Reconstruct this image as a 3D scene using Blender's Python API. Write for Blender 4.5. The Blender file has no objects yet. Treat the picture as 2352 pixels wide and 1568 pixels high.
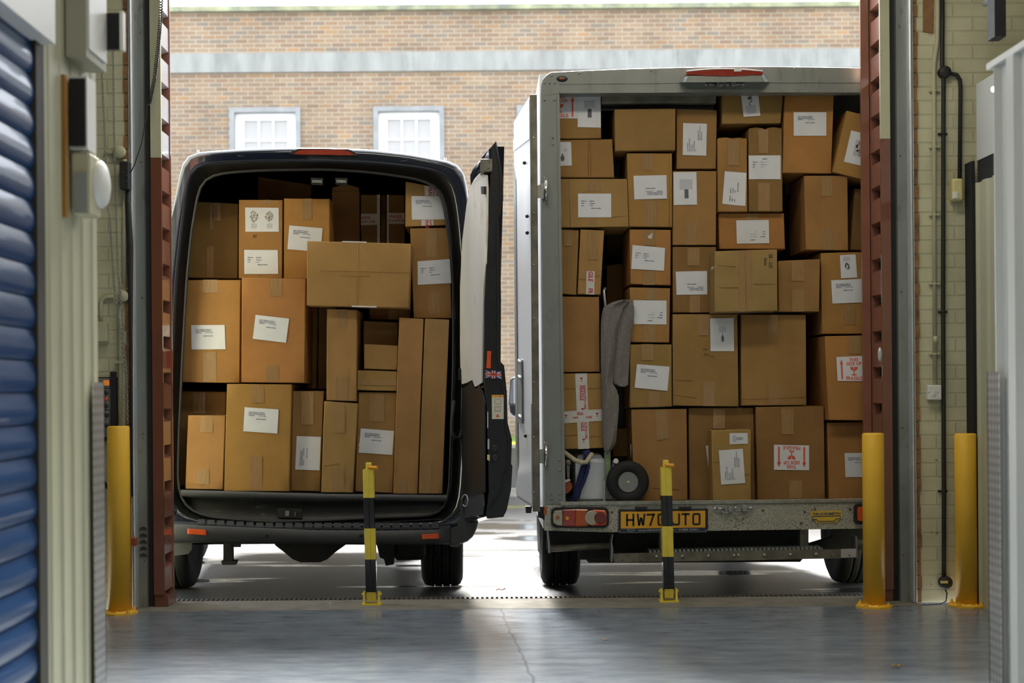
import bpy, math, random
from mathutils import Vector, Matrix, noise
random.seed(7)
SC = bpy.context.scene
COL = SC.collection
PI = math.pi
# ------------------------------------------------------------------ camera
H, F, PX0, PY0, A = 1.24, 3267.0, 1110.0, 893.0, 0.0079
cam_d = bpy.data.cameras.new('camera'); cam = bpy.data.objects.new('camera', cam_d); COL.objects.link(cam)
cam_d.sensor_fit = 'HORIZONTAL'; cam_d.sensor_width = 36.0; cam_d.lens = F / 2352 * 36.0
cam_d.shift_x = (1176 - PX0) / 2352; cam_d.shift_y = (PY0 - 784) / 2352
ca, sa = math.cos(A), math.sin(A)
cam.matrix_world = Matrix(((ca, sa, 0, 0), (0, 0, -1, 0), (-sa, ca, 0, H), (0, 0, 0, 1)))
cam_d.dof.use_dof = True; cam_d.dof.focus_distance = 8.65; cam_d.dof.aperture_fstop = 2.2
cam_d.clip_end = 300
SC.camera = cam
# ------------------------------------------------------------------ world, lights, exposure
SC.view_settings.view_transform = 'Standard'; SC.view_settings.look = 'None'
SC.view_settings.gamma = 1.0; SC.view_settings.use_curve_mapping = False
SC.view_settings.exposure = 0.0
W = bpy.data.worlds.new('overcast'); SC.world = W; W.use_nodes = True
nt = W.node_tree
bg = nt.nodes['Background']
tc = nt.nodes.new('ShaderNodeTexCoord'); sep = nt.nodes.new('ShaderNodeSeparateXYZ')
cr = nt.nodes.new('ShaderNodeValToRGB'); mr = nt.nodes.new('ShaderNodeMapRange')
nt.links.new(tc.outputs['Generated'], sep.inputs[0])
mr.inputs['From Min'].default_value = -0.1; mr.inputs['From Max'].default_value = 1.0
nt.links.new(sep.outputs['Z'], mr.inputs['Value']); nt.links.new(mr.outputs[0], cr.inputs[0])
cr.color_ramp.elements[0].color = (0.92, 0.95, 1.0, 1); cr.color_ramp.elements[1].color = (0.80, 0.88, 1.0, 1)
nt.links.new(cr.outputs[0], bg.inputs['Color'])
bg.inputs['Strength'].default_value = 4.0
sun_d = bpy.data.lights.new('hazy_sun', 'SUN'); sun_d.energy = 30.0; sun_d.angle = math.radians(28); sun_d.color = (1, .97, .92)
sun = bpy.data.objects.new('hazy_sun', sun_d); COL.objects.link(sun)
sun.rotation_euler = Vector((0.0, -0.755, -0.656)).to_track_quat('-Z', 'Y').to_euler()
def ceiling_lamp(x, y, z, sx, sy, power, color, aim=None):
    d = bpy.data.lights.new('ceiling_light', 'AREA'); d.shape = 'RECTANGLE'; d.size = sx; d.size_y = sy
    d.energy = power; d.color = color
    o = bpy.data.objects.new('ceiling_light', d); COL.objects.link(o); o.location = (x, y, z)
    if aim: o.rotation_euler = (Vector(aim) - Vector((x, y, z))).to_track_quat('-Z', 'Y').to_euler()
    return o
ceiling_lamp(-0.9, 6.4, 4.25, 1.6, 0.4, 26, (1.0, 0.93, 0.80))
ceiling_lamp(1.5, 6.5, 4.25, 1.6, 0.4, 29, (1.0, 0.90, 0.74))
ceiling_lamp(0.5, 2.6, 4.25, 2.2, 0.5, 44, (1.0, 0.92, 0.80))

# ------------------------------------------------------------------ helpers
def P(px, py, d):
    """a point of the place that the photograph shows at (px, py), d metres in front of the camera"""
    u, v = px - PX0, py - PY0
    U = u - A * v; V = v + A * u
    return Vector((U * d / F, d, H - V * d / F))
class MB:
    def __init__(s): s.v = []; s.f = []; s.m = []; s.sm = []
    def face(s, pts, m=0, sm=False):
        i = len(s.v); s.v += [Vector(p) for p in pts]; s.f.append(list(range(i, i + len(pts)))); s.m.append(m); s.sm.append(sm); return s
    def raw(s, vs, fs, m=0, sm=False):
        i = len(s.v); s.v += [Vector(p) for p in vs]
        for f in fs: s.f.append([i + k for k in f]); s.m.append(m); s.sm.append(sm)
        return s
    def loft(s, rings, m=0, sm=True, closed=True, cap0=False, cap1=False):
        n = len(rings[0]); vs = [p for r in rings for p in r]; fs = []
        for j in range(len(rings) - 1):
            for k in range(n if closed else n - 1):
                a, b = j * n + k, j * n + (k + 1) % n
                fs.append([a, b, b + n, a + n])
        s.raw(vs, fs, m, sm)
        if cap0: s.face(list(reversed(rings[0])), m)
        if cap1: s.face(rings[-1], m)
        return s
    def prism(s, pts, off, m=0, sm=False):
        off = Vector(off); a = [Vector(p) for p in pts]; b = [p + off for p in a]
        return s.loft([a, b], m, sm, True, True, True)
    def box(s, x0, x1, y0, y1, z0, z1, m=0, bev=0.0):
        if bev <= 0:
            return s.prism([(x0, y0, z0), (x1, y0, z0), (x1, y0, z1), (x0, y0, z1)], (0, y1 - y0, 0), m)
        b = min(bev, (x1 - x0) * .45, (y1 - y0) * .45, (z1 - z0) * .45)
        def rr(y, i):
            X0, X1, Z0, Z1 = x0 + i, x1 - i, z0 + i, z1 - i; c = b * .7
            return [(X0 + c, y, Z0), (X1 - c, y, Z0), (X1, y, Z0 + c), (X1, y, Z1 - c), (X1 - c, y, Z1), (X0 + c, y, Z1), (X0, y, Z1 - c), (X0, y, Z0 + c)]
        return s.loft([rr(y0, b), rr(y0 + b * .3, b * .3), rr(y0 + b, 0), rr(y1 - b, 0), rr(y1 - b * .3, b * .3), rr(y1, b)], m, False, True, True, True)
    def tube(s, path, r, n=10, m=0, caps=True, sm=True):
        path = [Vector(p) for p in path]; rings = []; up = None
        for i, p in enumerate(path):
            t = (path[min(i + 1, len(path) - 1)] - path[max(i - 1, 0)]).normalized()
            if up is None:
                up = Vector((0, 0, 1)) if abs(t.z) < .9 else Vector((1, 0, 0))
            a = t.cross(up); a = a.normalized() if a.length > 1e-6 else t.orthogonal().normalized()
            b = a.cross(t).normalized(); up = b
            rad = r[i] if isinstance(r, (list, tuple)) else r
            rings.append([p + a * math.cos(2 * PI * k / n) * rad + b * math.sin(2 * PI * k / n) * rad for k in range(n)])
        return s.loft(rings, m, sm, True, caps, caps)
    def lathe(s, c, axis, prof, n=24, m=0, sm=True, cap=True):
        """prof: (radius, distance along axis)"""
        c = Vector(c); ax = Vector(axis).normalized(); u = ax.orthogonal().normalized(); w = ax.cross(u)
        rings = [[c + ax * h + (u * math.cos(2 * PI * k / n) + w * math.sin(2 * PI * k / n)) * max(r, 1e-5) for k in range(n)] for r, h in prof]
        return s.loft(rings, m, sm, True, cap, cap)
    def sphere(s, c, r, n=12, m=0, sc=(1, 1, 1)):
        c = Vector(c); rings = []
        for j in range(n // 2 + 1):
            t = PI * j / (n // 2)
            rings.append([c + Vector((r * sc[0] * max(math.sin(t), 1e-4) * math.cos(2 * PI * k / n), r * sc[1] * max(math.sin(t), 1e-4) * math.sin(2 * PI * k / n), r * sc[2] * math.cos(t))) for k in range(n)])
        return s.loft(rings, m, True)
    def build(s, name, mats, origin=(0, 0, 0), parent=None, recalc=True):
        o3 = Vector(origin)
        me = bpy.data.meshes.new(name)
        me.from_pydata([p - o3 for p in s.v], [], s.f)
        if not isinstance(mats, (list, tuple)): mats = [mats]
        for mm in mats: me.materials.append(mm)
        me.polygons.foreach_set('material_index', s.m); me.polygons.foreach_set('use_smooth', s.sm)
        if recalc:
            import bmesh
            bm = bmesh.new(); bm.from_mesh(me)
            bmesh.ops.remove_doubles(bm, verts=bm.verts, dist=1e-6)
            bmesh.ops.recalc_face_normals(bm, faces=bm.faces); bm.to_mesh(me); bm.free()
        me.update()
        ob = bpy.data.objects.new(name, me); COL.objects.link(ob)
        if parent is not None: ob.parent = parent
        else: ob.location = o3
        return ob
def tag(o, label=None, cat=None, group=None, kind=None):
    if label: o['label'] = label
    if cat: o['category'] = cat
    if group: o['group'] = group
    if kind: o['kind'] = kind
    return o
def thing(name, label, cat, loc, group=None):
    o = bpy.data.objects.new(name, None); COL.objects.link(o); o.location = loc; o.empty_display_size = .1
    return tag(o, label, cat, group)
def part(mb, name, mats, root, label=None, owner=None):
    """mesh given in world coordinates, child of root (or of owner, a part of root)"""
    o = mb.build(name, mats, root.location, owner if owner is not None else root)
    if label: o['label'] = label
    return o
def copy_tree(o, parent=None):
    c = o.copy(); COL.objects.link(c)
    if parent is not None: c.parent = parent
    for ch in list(o.children): copy_tree(ch, c)
    return c
def quadpts(q, d): return [P(x, y, d) for x, y in q]
def lerp2(q, u, v):
    """bilinear point in a world quad TL TR BR BL"""
    return (q[0] * (1 - u) + q[1] * u) * (1 - v) + (q[3] * (1 - u) + q[2] * u) * v

# ------------------------------------------------------------------ materials
def mat(name): 
    m = bpy.data.materials.new(name); m.use_nodes = True
    return m, m.node_tree.nodes, m.node_tree.links, m.node_tree.nodes['Principled BSDF']
def simple(name, col, rough=.5, metal=0., noise_amt=0., nscale=8., bump=0., bscale=60., spec=.5, emit=None, estr=0., trans=0., coat=0., dirt=None, dirt_amt=0., dscale=5., stretch=(1, 1, 1)):
    m, N, L, B = mat(name)
    B.inputs['Base Color'].default_value = (*col, 1); B.inputs['Roughness'].default_value = rough
    B.inputs['Metallic'].default_value = metal; B.inputs['Specular IOR Level'].default_value = spec
    B.inputs['Coat Weight'].default_value = coat; B.inputs['Transmission Weight'].default_value = trans
    if emit: B.inputs['Emission Color'].default_value = (*emit, 1); B.inputs['Emission Strength'].default_value = estr
    T = N.new('ShaderNodeTexCoord'); mp = N.new('ShaderNodeMapping'); mp.inputs['Scale'].default_value = stretch
    L.new(T.outputs['Object'], mp.inputs['Vector']); out = None
    if noise_amt:
        n1 = N.new('ShaderNodeTexNoise'); n1.inputs['Scale'].default_value = nscale; n1.inputs['Detail'].default_value = 6
        L.new(mp.outputs[0], n1.inputs['Vector'])
        h = N.new('ShaderNodeHueSaturation'); h.inputs['Color'].default_value = (*col, 1)
        r = N.new('ShaderNodeMapRange'); r.inputs['From Min'].default_value = .3; r.inputs['From Max'].default_value = .7
        r.inputs['To Min'].default_value = 1 - noise_amt; r.inputs['To Max'].default_value = 1 + noise_amt
        L.new(n1.outputs['Fac'], r.inputs['Value']); L.new(r.outputs[0], h.inputs['Value']); out = h.outputs[0]
    if dirt:
        n2 = N.new('ShaderNodeTexNoise'); n2.inputs['Scale'].default_value = dscale; n2.inputs['Detail'].default_value = 8; n2.inputs['Roughness'].default_value = .7
        L.new(mp.outputs[0], n2.inputs['Vector'])
        r = N.new('ShaderNodeMapRange'); r.inputs['From Min'].default_value = .62 - dirt_amt * .25; r.inputs['From Max'].default_value = .70
        L.new(n2.outputs['Fac'], r.inputs['Value'])
        mx = N.new('ShaderNodeMixRGB'); mx.inputs['Color1'].default_value = (*col, 1); mx.inputs['Color2'].default_value = (*dirt, 1)
        if out: L.new(out, mx.inputs['Color1'])
        L.new(r.outputs[0], mx.inputs['Fac']); out = mx.outputs[0]
    if out: L.new(out, B.inputs['Base Color'])
    if bump:
        n3 = N.new('ShaderNodeTexNoise'); n3.inputs['Scale'].default_value = bscale; n3.inputs['Detail'].default_value = 4
        L.new(mp.outputs[0], n3.inputs['Vector'])
        bp = N.new('ShaderNodeBump'); bp.inputs['Strength'].default_value = bump; bp.inputs['Distance'].default_value = .01
        L.new(n3.outputs['Fac'], bp.inputs['Height']); L.new(bp.outputs[0], B.inputs['Normal'])
    return m
def mth(N, L, op, a, b=None, c=None):
    n = N.new('ShaderNodeMath'); n.operation = op
    for i, x in enumerate((a, b, c)):
        if x is None: continue
        if isinstance(x, (int, float)): n.inputs[i].default_value = x
        else: L.new(x, n.inputs[i])
    return n.outputs[0]
def brick_nodes(N, L, bw, bh, mort, use='XZ'):
    """per-brick random value and mortar mask (1 in the joint) from object coordinates"""
    T = N.new('ShaderNodeTexCoord'); S = N.new('ShaderNodeSeparateXYZ'); L.new(T.outputs['Object'], S.inputs[0])
    x, z = S.outputs[use[0]], S.outputs['Z']
    zr = mth(N, L, 'DIVIDE', z, bh); row = mth(N, L, 'FLOOR', zr); fz = mth(N, L, 'SUBTRACT', zr, row)
    odd = mth(N, L, 'MODULO', mth(N, L, 'ADD', row, 1000.0), 2.0)
    xr = mth(N, L, 'ADD', mth(N, L, 'DIVIDE', x, bw), mth(N, L, 'MULTIPLY', odd, .5))
    colm = mth(N, L, 'FLOOR', xr); fx = mth(N, L, 'SUBTRACT', xr, colm)
    C = N.new('ShaderNodeCombineXYZ'); L.new(colm, C.inputs[0]); L.new(row, C.inputs[1])
    wn = N.new('ShaderNodeTexWhiteNoise'); wn.noise_dimensions = '2D'; L.new(C.outputs[0], wn.inputs['Vector'])
    ex = mth(N, L, 'MULTIPLY', mth(N, L, 'MINIMUM', fx, mth(N, L, 'SUBTRACT', 1.0, fx)), bw)
    ez = mth(N, L, 'MULTIPLY', mth(N, L, 'MINIMUM', fz, mth(N, L, 'SUBTRACT', 1.0, fz)), bh)
    e = mth(N, L, 'MINIMUM', ex, ez)
    r = N.new('ShaderNodeMapRange'); r.inputs['From Min'].default_value = mort * .4; r.inputs['From Max'].default_value = mort * .62
    r.inputs['To Min'].default_value = 1; r.inputs['To Max'].default_value = 0; L.new(e, r.inputs['Value'])
    return wn.outputs['Value'], r.outputs[0], T.outputs['Object']
def facade_brick():
    m, N, L, B = mat('facade_brick'); B.inputs['Roughness'].default_value = .9
    rnd, mask, oc = brick_nodes(N, L, .2235, .0752, .011)
    ramp = N.new('ShaderNodeValToRGB'); R = ramp.color_ramp
    cols = [(0, (.185, .125, .082)), (.3, (.215, .150, .098)), (.55, (.25, .178, .112)), (.75, (.17, .140, .108)), (.90, (.215, .140, .088)), (1, (.275, .172, .088))]
    R.elements[0].position = 0; R.elements[0].color = (*cols[0][1], 1); R.elements[1].position = 1; R.elements[1].color = (*cols[-1][1], 1)
    for p, c in cols[1:-1]: e = R.elements.new(p); e.color = (*c, 1)
    L.new(rnd, ramp.inputs[0])
    n = N.new('ShaderNodeTexNoise'); n.inputs['Scale'].default_value = 1.1; n.inputs['Detail'].default_value = 8; L.new(oc, n.inputs['Vector'])
    mx = N.new('ShaderNodeMixRGB'); mx.inputs['Color2'].default_value = (.36, .325, .25, 1); L.new(ramp.outputs[0], mx.inputs['Color1']); L.new(mask, mx.inputs['Fac'])
    h = N.new('ShaderNodeHueSaturation'); L.new(mx.outputs[0], h.inputs['Color'])
    r = N.new('ShaderNodeMapRange'); r.inputs['From Min'].default_value = .3; r.inputs['From Max'].default_value = .7; r.inputs['To Min'].default_value = .82; r.inputs['To Max'].default_value = 1.15
    L.new(n.outputs['Fac'], r.inputs['Value']); L.new(r.outputs[0], h.inputs['Value'])
    # white salt bloom in patches of the joints high up
    n2 = N.new('ShaderNodeTexNoise'); n2.inputs['Scale'].default_value = .9; n2.inputs['Detail'].default_value = 10; n2.inputs['Roughness'].default_value = .8; L.new(oc, n2.inputs['Vector'])
    r2 = N.new('ShaderNodeMapRange'); r2.inputs['From Min'].default_value = .60; r2.inputs['From Max'].default_value = .72; r2.inputs['To Max'].default_value = .55; L.new(n2.outputs['Fac'], r2.inputs['Value'])
    bl = mth(N, L, 'MULTIPLY', r2.outputs[0], mth(N, L, 'ADD', mth(N, L, 'MULTIPLY', mask, .8), .2))
    mx2 = N.new('ShaderNodeMixRGB'); mx2.inputs['Color2'].default_value = (.75, .74, .72, 1); L.new(bl, mx2.inputs['Fac']); L.new(h.outputs[0], mx2.inputs['Color1'])
    L.new(mx2.outputs[0], B.inputs['Base Color'])
    bp = N.new('ShaderNodeBump'); bp.inputs['Strength'].default_value = .6; bp.inputs['Distance'].default_value = .01; bp.invert = True
    L.new(mask, bp.inputs['Height']); L.new(bp.outputs[0], B.inputs['Normal'])
    return m
def painted_brick():
    m, N, L, B = mat('cream_painted_brick'); B.inputs['Roughness'].default_value = .55
    rnd, mask, oc = brick_nodes(N, L, .225, .0795, .010)
    n = N.new('ShaderNodeTexNoise'); n.inputs['Scale'].default_value = 3.2; n.inputs['Detail'].default_value = 8; L.new(oc, n.inputs['Vector'])
    ramp = N.new('ShaderNodeValToRGB'); ramp.color_ramp.elements[0].position = .3; ramp.color_ramp.elements[0].color = (.49, .475, .305, 1)
    ramp.color_ramp.elements[1].position = .65; ramp.color_ramp.elements[1].color = (.63, .615, .42, 1); L.new(n.outputs['Fac'], ramp.inputs[0])
    n2 = N.new('ShaderNodeTexNoise'); n2.inputs['Scale'].default_value = 14; n2.inputs['Detail'].default_value = 8; L.new(oc, n2.inputs['Vector'])
    r = N.new('ShaderNodeMapRange'); r.inputs['From Min'].default_value = .70; r.inputs['From Max'].default_value = .76; L.new(n2.outputs['Fac'], r.inputs['Value'])
    mj = N.new('ShaderNodeMixRGB'); mj.inputs['Color2'].default_value = (.36, .33, .2, 1); L.new(ramp.outputs[0], mj.inputs['Color1'])
    L.new(mth(N, L, 'MULTIPLY', mask, .28), mj.inputs['Fac'])
    mx = N.new('ShaderNodeMixRGB'); mx.inputs['Color2'].default_value = (.17, .13, .07, 1); L.new(mj.outputs[0], mx.inputs['Color1']); L.new(r.outputs[0], mx.inputs['Fac'])
    L.new(mx.outputs[0], B.inputs['Base Color'])
    bp = N.new('ShaderNodeBump'); bp.inputs['Strength'].default_value = .6; bp.inputs['Distance'].default_value = .006; bp.invert = True
    hm = mth(N, L, 'ADD', mask, mth(N, L, 'MULTIPLY', n2.outputs['Fac'], .9)); L.new(hm, bp.inputs['Height']); L.new(bp.outputs[0], B.inputs['Normal'])
    return m
def card():
    m, N, L, B = mat('corrugated_cardboard'); B.inputs['Roughness'].default_value = .78; B.inputs['Specular IOR Level'].default_value = .25
    oi = N.new('ShaderNodeObjectInfo'); T = N.new('ShaderNodeTexCoord')
    add = N.new('ShaderNodeVectorMath'); add.operation = 'MULTIPLY_ADD'
    cx = N.new('ShaderNodeCombineXYZ'); 
    for i in range(3): L.new(oi.outputs['Random'], cx.inputs[i])
    add.inputs[1].default_value = (37, 53, 71); L.new(cx.outputs[0], add.inputs[0]); L.new(T.outputs['Object'], add.inputs[2])
    n = N.new('ShaderNodeTexNoise'); n.inputs['Scale'].default_value = 3.5; n.inputs['Detail'].default_value = 8; n.inputs['Roughness'].default_value = .65; L.new(add.outputs[0], n.inputs['Vector'])
    h = N.new('ShaderNodeHueSaturation'); L.new(oi.outputs['Color'], h.inputs['Color'])
    r = N.new('ShaderNodeMapRange'); r.inputs['From Min'].default_value = .3; r.inputs['From Max'].default_value = .7; r.inputs['To Min'].default_value = .86; r.inputs['To Max'].default_value = 1.12
    L.new(n.outputs['Fac'], r.inputs['Value']); L.new(r.outputs[0], h.inputs['Value'])
    n2 = N.new('ShaderNodeTexNoise'); n2.inputs['Scale'].default_value = 9; n2.inputs['Detail'].default_value = 9; n2.inputs['Roughness'].default_value = .75; L.new(add.outputs[0], n2.inputs['Vector'])
    r2 = N.new('ShaderNodeMapRange'); r2.inputs['From Min'].default_value = .62; r2.inputs['From Max'].default_value = .8; r2.inputs['To Max'].default_value = .4; L.new(n2.outputs['Fac'], r2.inputs['Value'])
    mx = N.new('ShaderNodeMixRGB'); mx.inputs['Color2'].default_value = (.13, .085, .045, 1); L.new(h.outputs[0], mx.inputs['Color1']); L.new(r2.outputs[0], mx.inputs['Fac'])
    L.new(mx.outputs[0], B.inputs['Base Color'])
    wv = N.new('ShaderNodeTexWave'); wv.wave_type = 'BANDS'; wv.bands_direction = 'X'; wv.inputs['Scale'].default_value = 42; wv.inputs['Distortion'].default_value = .4; L.new(T.outputs['Object'], wv.inputs['Vector'])
    bp = N.new('ShaderNodeBump'); bp.inputs['Strength'].default_value = .22; bp.inputs['Distance'].default_value = .004
    hh = mth(N, L, 'ADD', mth(N, L, 'MULTIPLY', wv.outputs['Fac'], .12), mth(N, L, 'MULTIPLY', n2.outputs['Fac'], 1.2)); L.new(hh, bp.inputs['Height']); L.new(bp.outputs[0], B.inputs['Normal'])
    return m
def asphalt():
    m, N, L, B = mat('wet_asphalt')
    T = N.new('ShaderNodeTexCoord')
    n = N.new('ShaderNodeTexNoise'); n.inputs['Scale'].default_value = 55; n.inputs['Detail'].default_value = 4; L.new(T.outputs['Object'], n.inputs['Vector'])
    mp = N.new('ShaderNodeMapping'); mp.inputs['Scale'].default_value = (.35, 1.3, 1); L.new(T.outputs['Object'], mp.inputs['Vector'])
    n2 = N.new('ShaderNodeTexNoise'); n2.inputs['Scale'].default_value = 1.0; n2.inputs['Detail'].default_value = 5; L.new(mp.outputs[0], n2.inputs['Vector'])
    pud = N.new('ShaderNodeMapRange'); pud.inputs['From Min'].default_value = .58; pud.inputs['From Max'].default_value = .63; L.new(n2.outputs['Fac'], pud.inputs['Value'])
    rm = N.new('ShaderNodeMapRange'); rm.inputs['To Min'].default_value = .36; rm.inputs['To Max'].default_value = .06; L.new(pud.outputs[0], rm.inputs['Value']); L.new(rm.outputs[0], B.inputs['Roughness'])
    ramp = N.new('ShaderNodeValToRGB'); ramp.color_ramp.elements[0].color = (.010, .010, .011, 1); ramp.color_ramp.elements[1].color = (.040, .041, .043, 1)
    L.new(n.outputs['Fac'], ramp.inputs[0]); L.new(ramp.outputs[0], B.inputs['Base Color'])
    bs = N.new('ShaderNodeMapRange'); bs.inputs['To Min'].default_value = .7; bs.inputs['To Max'].default_value = .03; L.new(pud.outputs[0], bs.inputs['Value'])
    bp = N.new('ShaderNodeBump'); bp.inputs['Distance'].default_value = .012; L.new(bs.outputs[0], bp.inputs['Strength']); L.new(n.outputs['Fac'], bp.inputs['Height']); L.new(bp.outputs[0], B.inputs['Normal'])
    B.inputs['Specular IOR Level'].default_value = .45
    return m
def garage_floor():
    m, N, L, B = mat('sealed_concrete_floor'); B.inputs['Specular IOR Level'].default_value = .38
    T = N.new('ShaderNodeTexCoord')
    mp = N.new('ShaderNodeMapping'); mp.inputs['Scale'].default_value = (1.5, 5.0, 1); mp.inputs['Rotation'].default_value = (0, 0, .08); L.new(T.outputs['Object'], mp.inputs['Vector'])
    n = N.new('ShaderNodeTexNoise'); n.inputs['Scale'].default_value = 2.4; n.inputs['Detail'].default_value = 9; n.inputs['Roughness'].default_value = .68; L.new(mp.outputs[0], n.inputs['Vector'])
    ramp = N.new('ShaderNodeValToRGB'); ramp.color_ramp.elements[0].position = .28; ramp.color_ramp.elements[0].color = (.130, .155, .192, 1)
    ramp.color_ramp.elements[1].position = .78; ramp.color_ramp.elements[1].color = (.265, .298, .33, 1); L.new(n.outputs['Fac'], ramp.inputs[0])
    # the wandering crack
    S = N.new('ShaderNodeSeparateXYZ'); L.new(T.outputs['Object'], S.inputs[0])
    n3 = N.new('ShaderNodeTexNoise'); n3.inputs['Scale'].default_value = 6; n3.inputs['Detail'].default_value = 6; L.new(T.outputs['Object'], n3.inputs['Vector'])
    wob = mth(N, L, 'MULTIPLY', mth(N, L, 'SUBTRACT', n3.outputs['Fac'], .5), .05)
    xx = mth(N, L, 'ADD', S.outputs['X'], mth(N, L, 'ADD', wob, mth(N, L, 'MULTIPLY', mth(N, L, 'SUBTRACT', S.outputs['Y'], 8.0), .058)))
    dcr = mth(N, L, 'ABSOLUTE', mth(N, L, 'SUBTRACT', xx, .09))
    rc = N.new('ShaderNodeMapRange'); rc.inputs['From Min'].default_value = .002; rc.inputs['From Max'].default_value = .009; rc.inputs['To Min'].default_value = .75; rc.inputs['To Max'].default_value = 0; L.new(dcr, rc.inputs['Value'])
    mx = N.new('ShaderNodeMixRGB'); mx.inputs['Color2'].default_value = (.05, .05, .05, 1); L.new(rc.outputs[0], mx.inputs['Fac']); L.new(ramp.outputs[0], mx.inputs['Color1'])
    # pale scuffs
    mp2 = N.new('ShaderNodeMapping'); mp2.inputs['Scale'].default_value = (.4, 3, 1); mp2.inputs['Rotation'].default_value = (0, 0, -.35); L.new(T.outputs['Object'], mp2.inputs['Vector'])
    n4 = N.new('ShaderNodeTexNoise'); n4.inputs['Scale'].default_value = 9; n4.inputs['Detail'].default_value = 6; L.new(mp2.outputs[0], n4.inputs['Vector'])
    rs = N.new('ShaderNodeMapRange'); rs.inputs['From Min'].default_value = .62; rs.inputs['From Max'].default_value = .78; rs.inputs['To Max'].default_value = .10; L.new(n4.outputs['Fac'], rs.inputs['Value'])
    mx2 = N.new('ShaderNodeMixRGB'); mx2.inputs['Color2'].default_value = (.42, .44, .44, 1); L.new(rs.outputs[0], mx2.inputs['Fac']); L.new(mx.outputs[0], mx2.inputs['Color1'])
    L.new(mx2.outputs[0], B.inputs['Base Color'])
    rr = N.new('ShaderNodeMapRange'); rr.inputs['From Min'].default_value = .3; rr.inputs['From Max'].default_value = .7; rr.inputs['To Min'].default_value = .13; rr.inputs['To Max'].default_value = .24; L.new(n.outputs['Fac'], rr.inputs['Value']); L.new(rr.outputs[0], B.inputs['Roughness'])
    return m
def knit():
    m, N, L, B = mat('grey_knit'); B.inputs['Roughness'].default_value = .95
    T = N.new('ShaderNodeTexCoord'); n = N.new('ShaderNodeTexNoise'); n.inputs['Scale'].default_value = 60; L.new(T.outputs['Object'], n.inputs['Vector'])
    wv = N.new('ShaderNodeTexWave'); wv.wave_type = 'BANDS'; wv.bands_direction = 'X'; wv.inputs['Scale'].default_value = 70; wv.inputs['Distortion'].default_value = 3; wv.inputs['Detail Scale'].default_value = 4; L.new(T.outputs['Object'], wv.inputs['Vector'])
    ramp = N.new('ShaderNodeValToRGB'); ramp.color_ramp.elements[0].color = (.07, .064, .06, 1); ramp.color_ramp.elements[1].color = (.34, .31, .29, 1)
    L.new(mth(N, L, 'ADD', mth(N, L, 'MULTIPLY', wv.outputs['Fac'], .5), mth(N, L, 'MULTIPLY', n.outputs['Fac'], .5)), ramp.inputs[0]); L.new(ramp.outputs[0], B.inputs['Base Color'])
    bp = N.new('ShaderNodeBump'); bp.inputs['Strength'].default_value = .5; bp.inputs['Distance'].default_value = .004; L.new(wv.outputs['Fac'], bp.inputs['Height']); L.new(bp.outputs[0], B.inputs['Normal'])
    return m
def checker():
    m, N, L, B = mat('checker_plate'); B.inputs['Metallic'].default_value = .9; B.inputs['Roughness'].default_value = .38; B.inputs['Base Color'].default_value = (.55, .56, .56, 1)
    T = N.new('ShaderNodeTexCoord'); mp = N.new('ShaderNodeMapping'); mp.inputs['Rotation'].default_value = (PI / 4, 0, 0); L.new(T.outputs['Object'], mp.inputs['Vector'])
    ck = N.new('ShaderNodeTexChecker'); ck.inputs['Scale'].default_value = 44; cm = N.new('ShaderNodeMixRGB'); cm.inputs['Color1'].default_value = (.42, .42, .41, 1); cm.inputs['Color2'].default_value = (.62, .62, .61, 1); L.new(ck.outputs['Fac'], cm.inputs['Fac']); L.new(cm.outputs[0], B.inputs['Base Color']); L.new(mp.outputs[0], ck.inputs['Vector'])
    bp = N.new('ShaderNodeBump'); bp.inputs['Strength'].default_value = .9; bp.inputs['Distance'].default_value = .01; L.new(ck.outputs['Fac'], bp.inputs['Height']); L.new(bp.outputs[0], B.inputs['Normal'])
    return m
def speckled(name, col, spot, scale, thr, rough=.45, metal=0.):
    m, N, L, B = mat(name); B.inputs['Roughness'].default_value = rough; B.inputs['Metallic'].default_value = metal
    T = N.new('ShaderNodeTexCoord'); v = N.new('ShaderNodeTexVoronoi'); v.inputs['Scale'].default_value = scale; L.new(T.outputs['Object'], v.inputs['Vector'])
    n = N.new('ShaderNodeTexNoise'); n.inputs['Scale'].default_value = 4; n.inputs['Detail'].default_value = 8; n.inputs['Roughness'].default_value = .7; L.new(T.outputs['Object'], n.inputs['Vector'])
    s = mth(N, L, 'SUBTRACT', mth(N, L, 'MULTIPLY', n.outputs['Fac'], thr * 2.2), v.outputs['Distance'])
    r = N.new('ShaderNodeMapRange'); r.inputs['From Min'].default_value = 0; r.inputs['From Max'].default_value = .08; L.new(s, r.inputs['Value'])
    mx = N.new('ShaderNodeMixRGB'); mx.inputs['Color1'].default_value = (*col, 1); mx.inputs['Color2'].default_value = (*spot, 1); L.new(r.outputs[0], mx.inputs['Fac'])
    h = N.new('ShaderNodeHueSaturation'); L.new(mx.outputs[0], h.inputs['Color'])
    r2 = N.new('ShaderNodeMapRange'); r2.inputs['From Min'].default_value = .3; r2.inputs['From Max'].default_value = .7; r2.inputs['To Min'].default_value = .8; r2.inputs['To Max'].default_value = 1.1; L.new(n.outputs['Fac'], r2.inputs['Value']); L.new(r2.outputs[0], h.inputs['Value'])
    L.new(h.outputs[0], B.inputs['Base Color'])
    return m
M = {}
M['facade'] = facade_brick(); M['cream_brick'] = painted_brick(); M['card'] = card(); M['asphalt'] = asphalt(); M['floor'] = garage_floor(); M['knit'] = knit(); M['checker'] = checker()
M['stone'] = simple('stone_band', (.245, .25, .235), .9, noise_amt=.18, nscale=3, stretch=(1.6, 1, .35), dirt=(.16, .17, .16), dirt_amt=.35, dscale=2.2, bump=.2)
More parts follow.
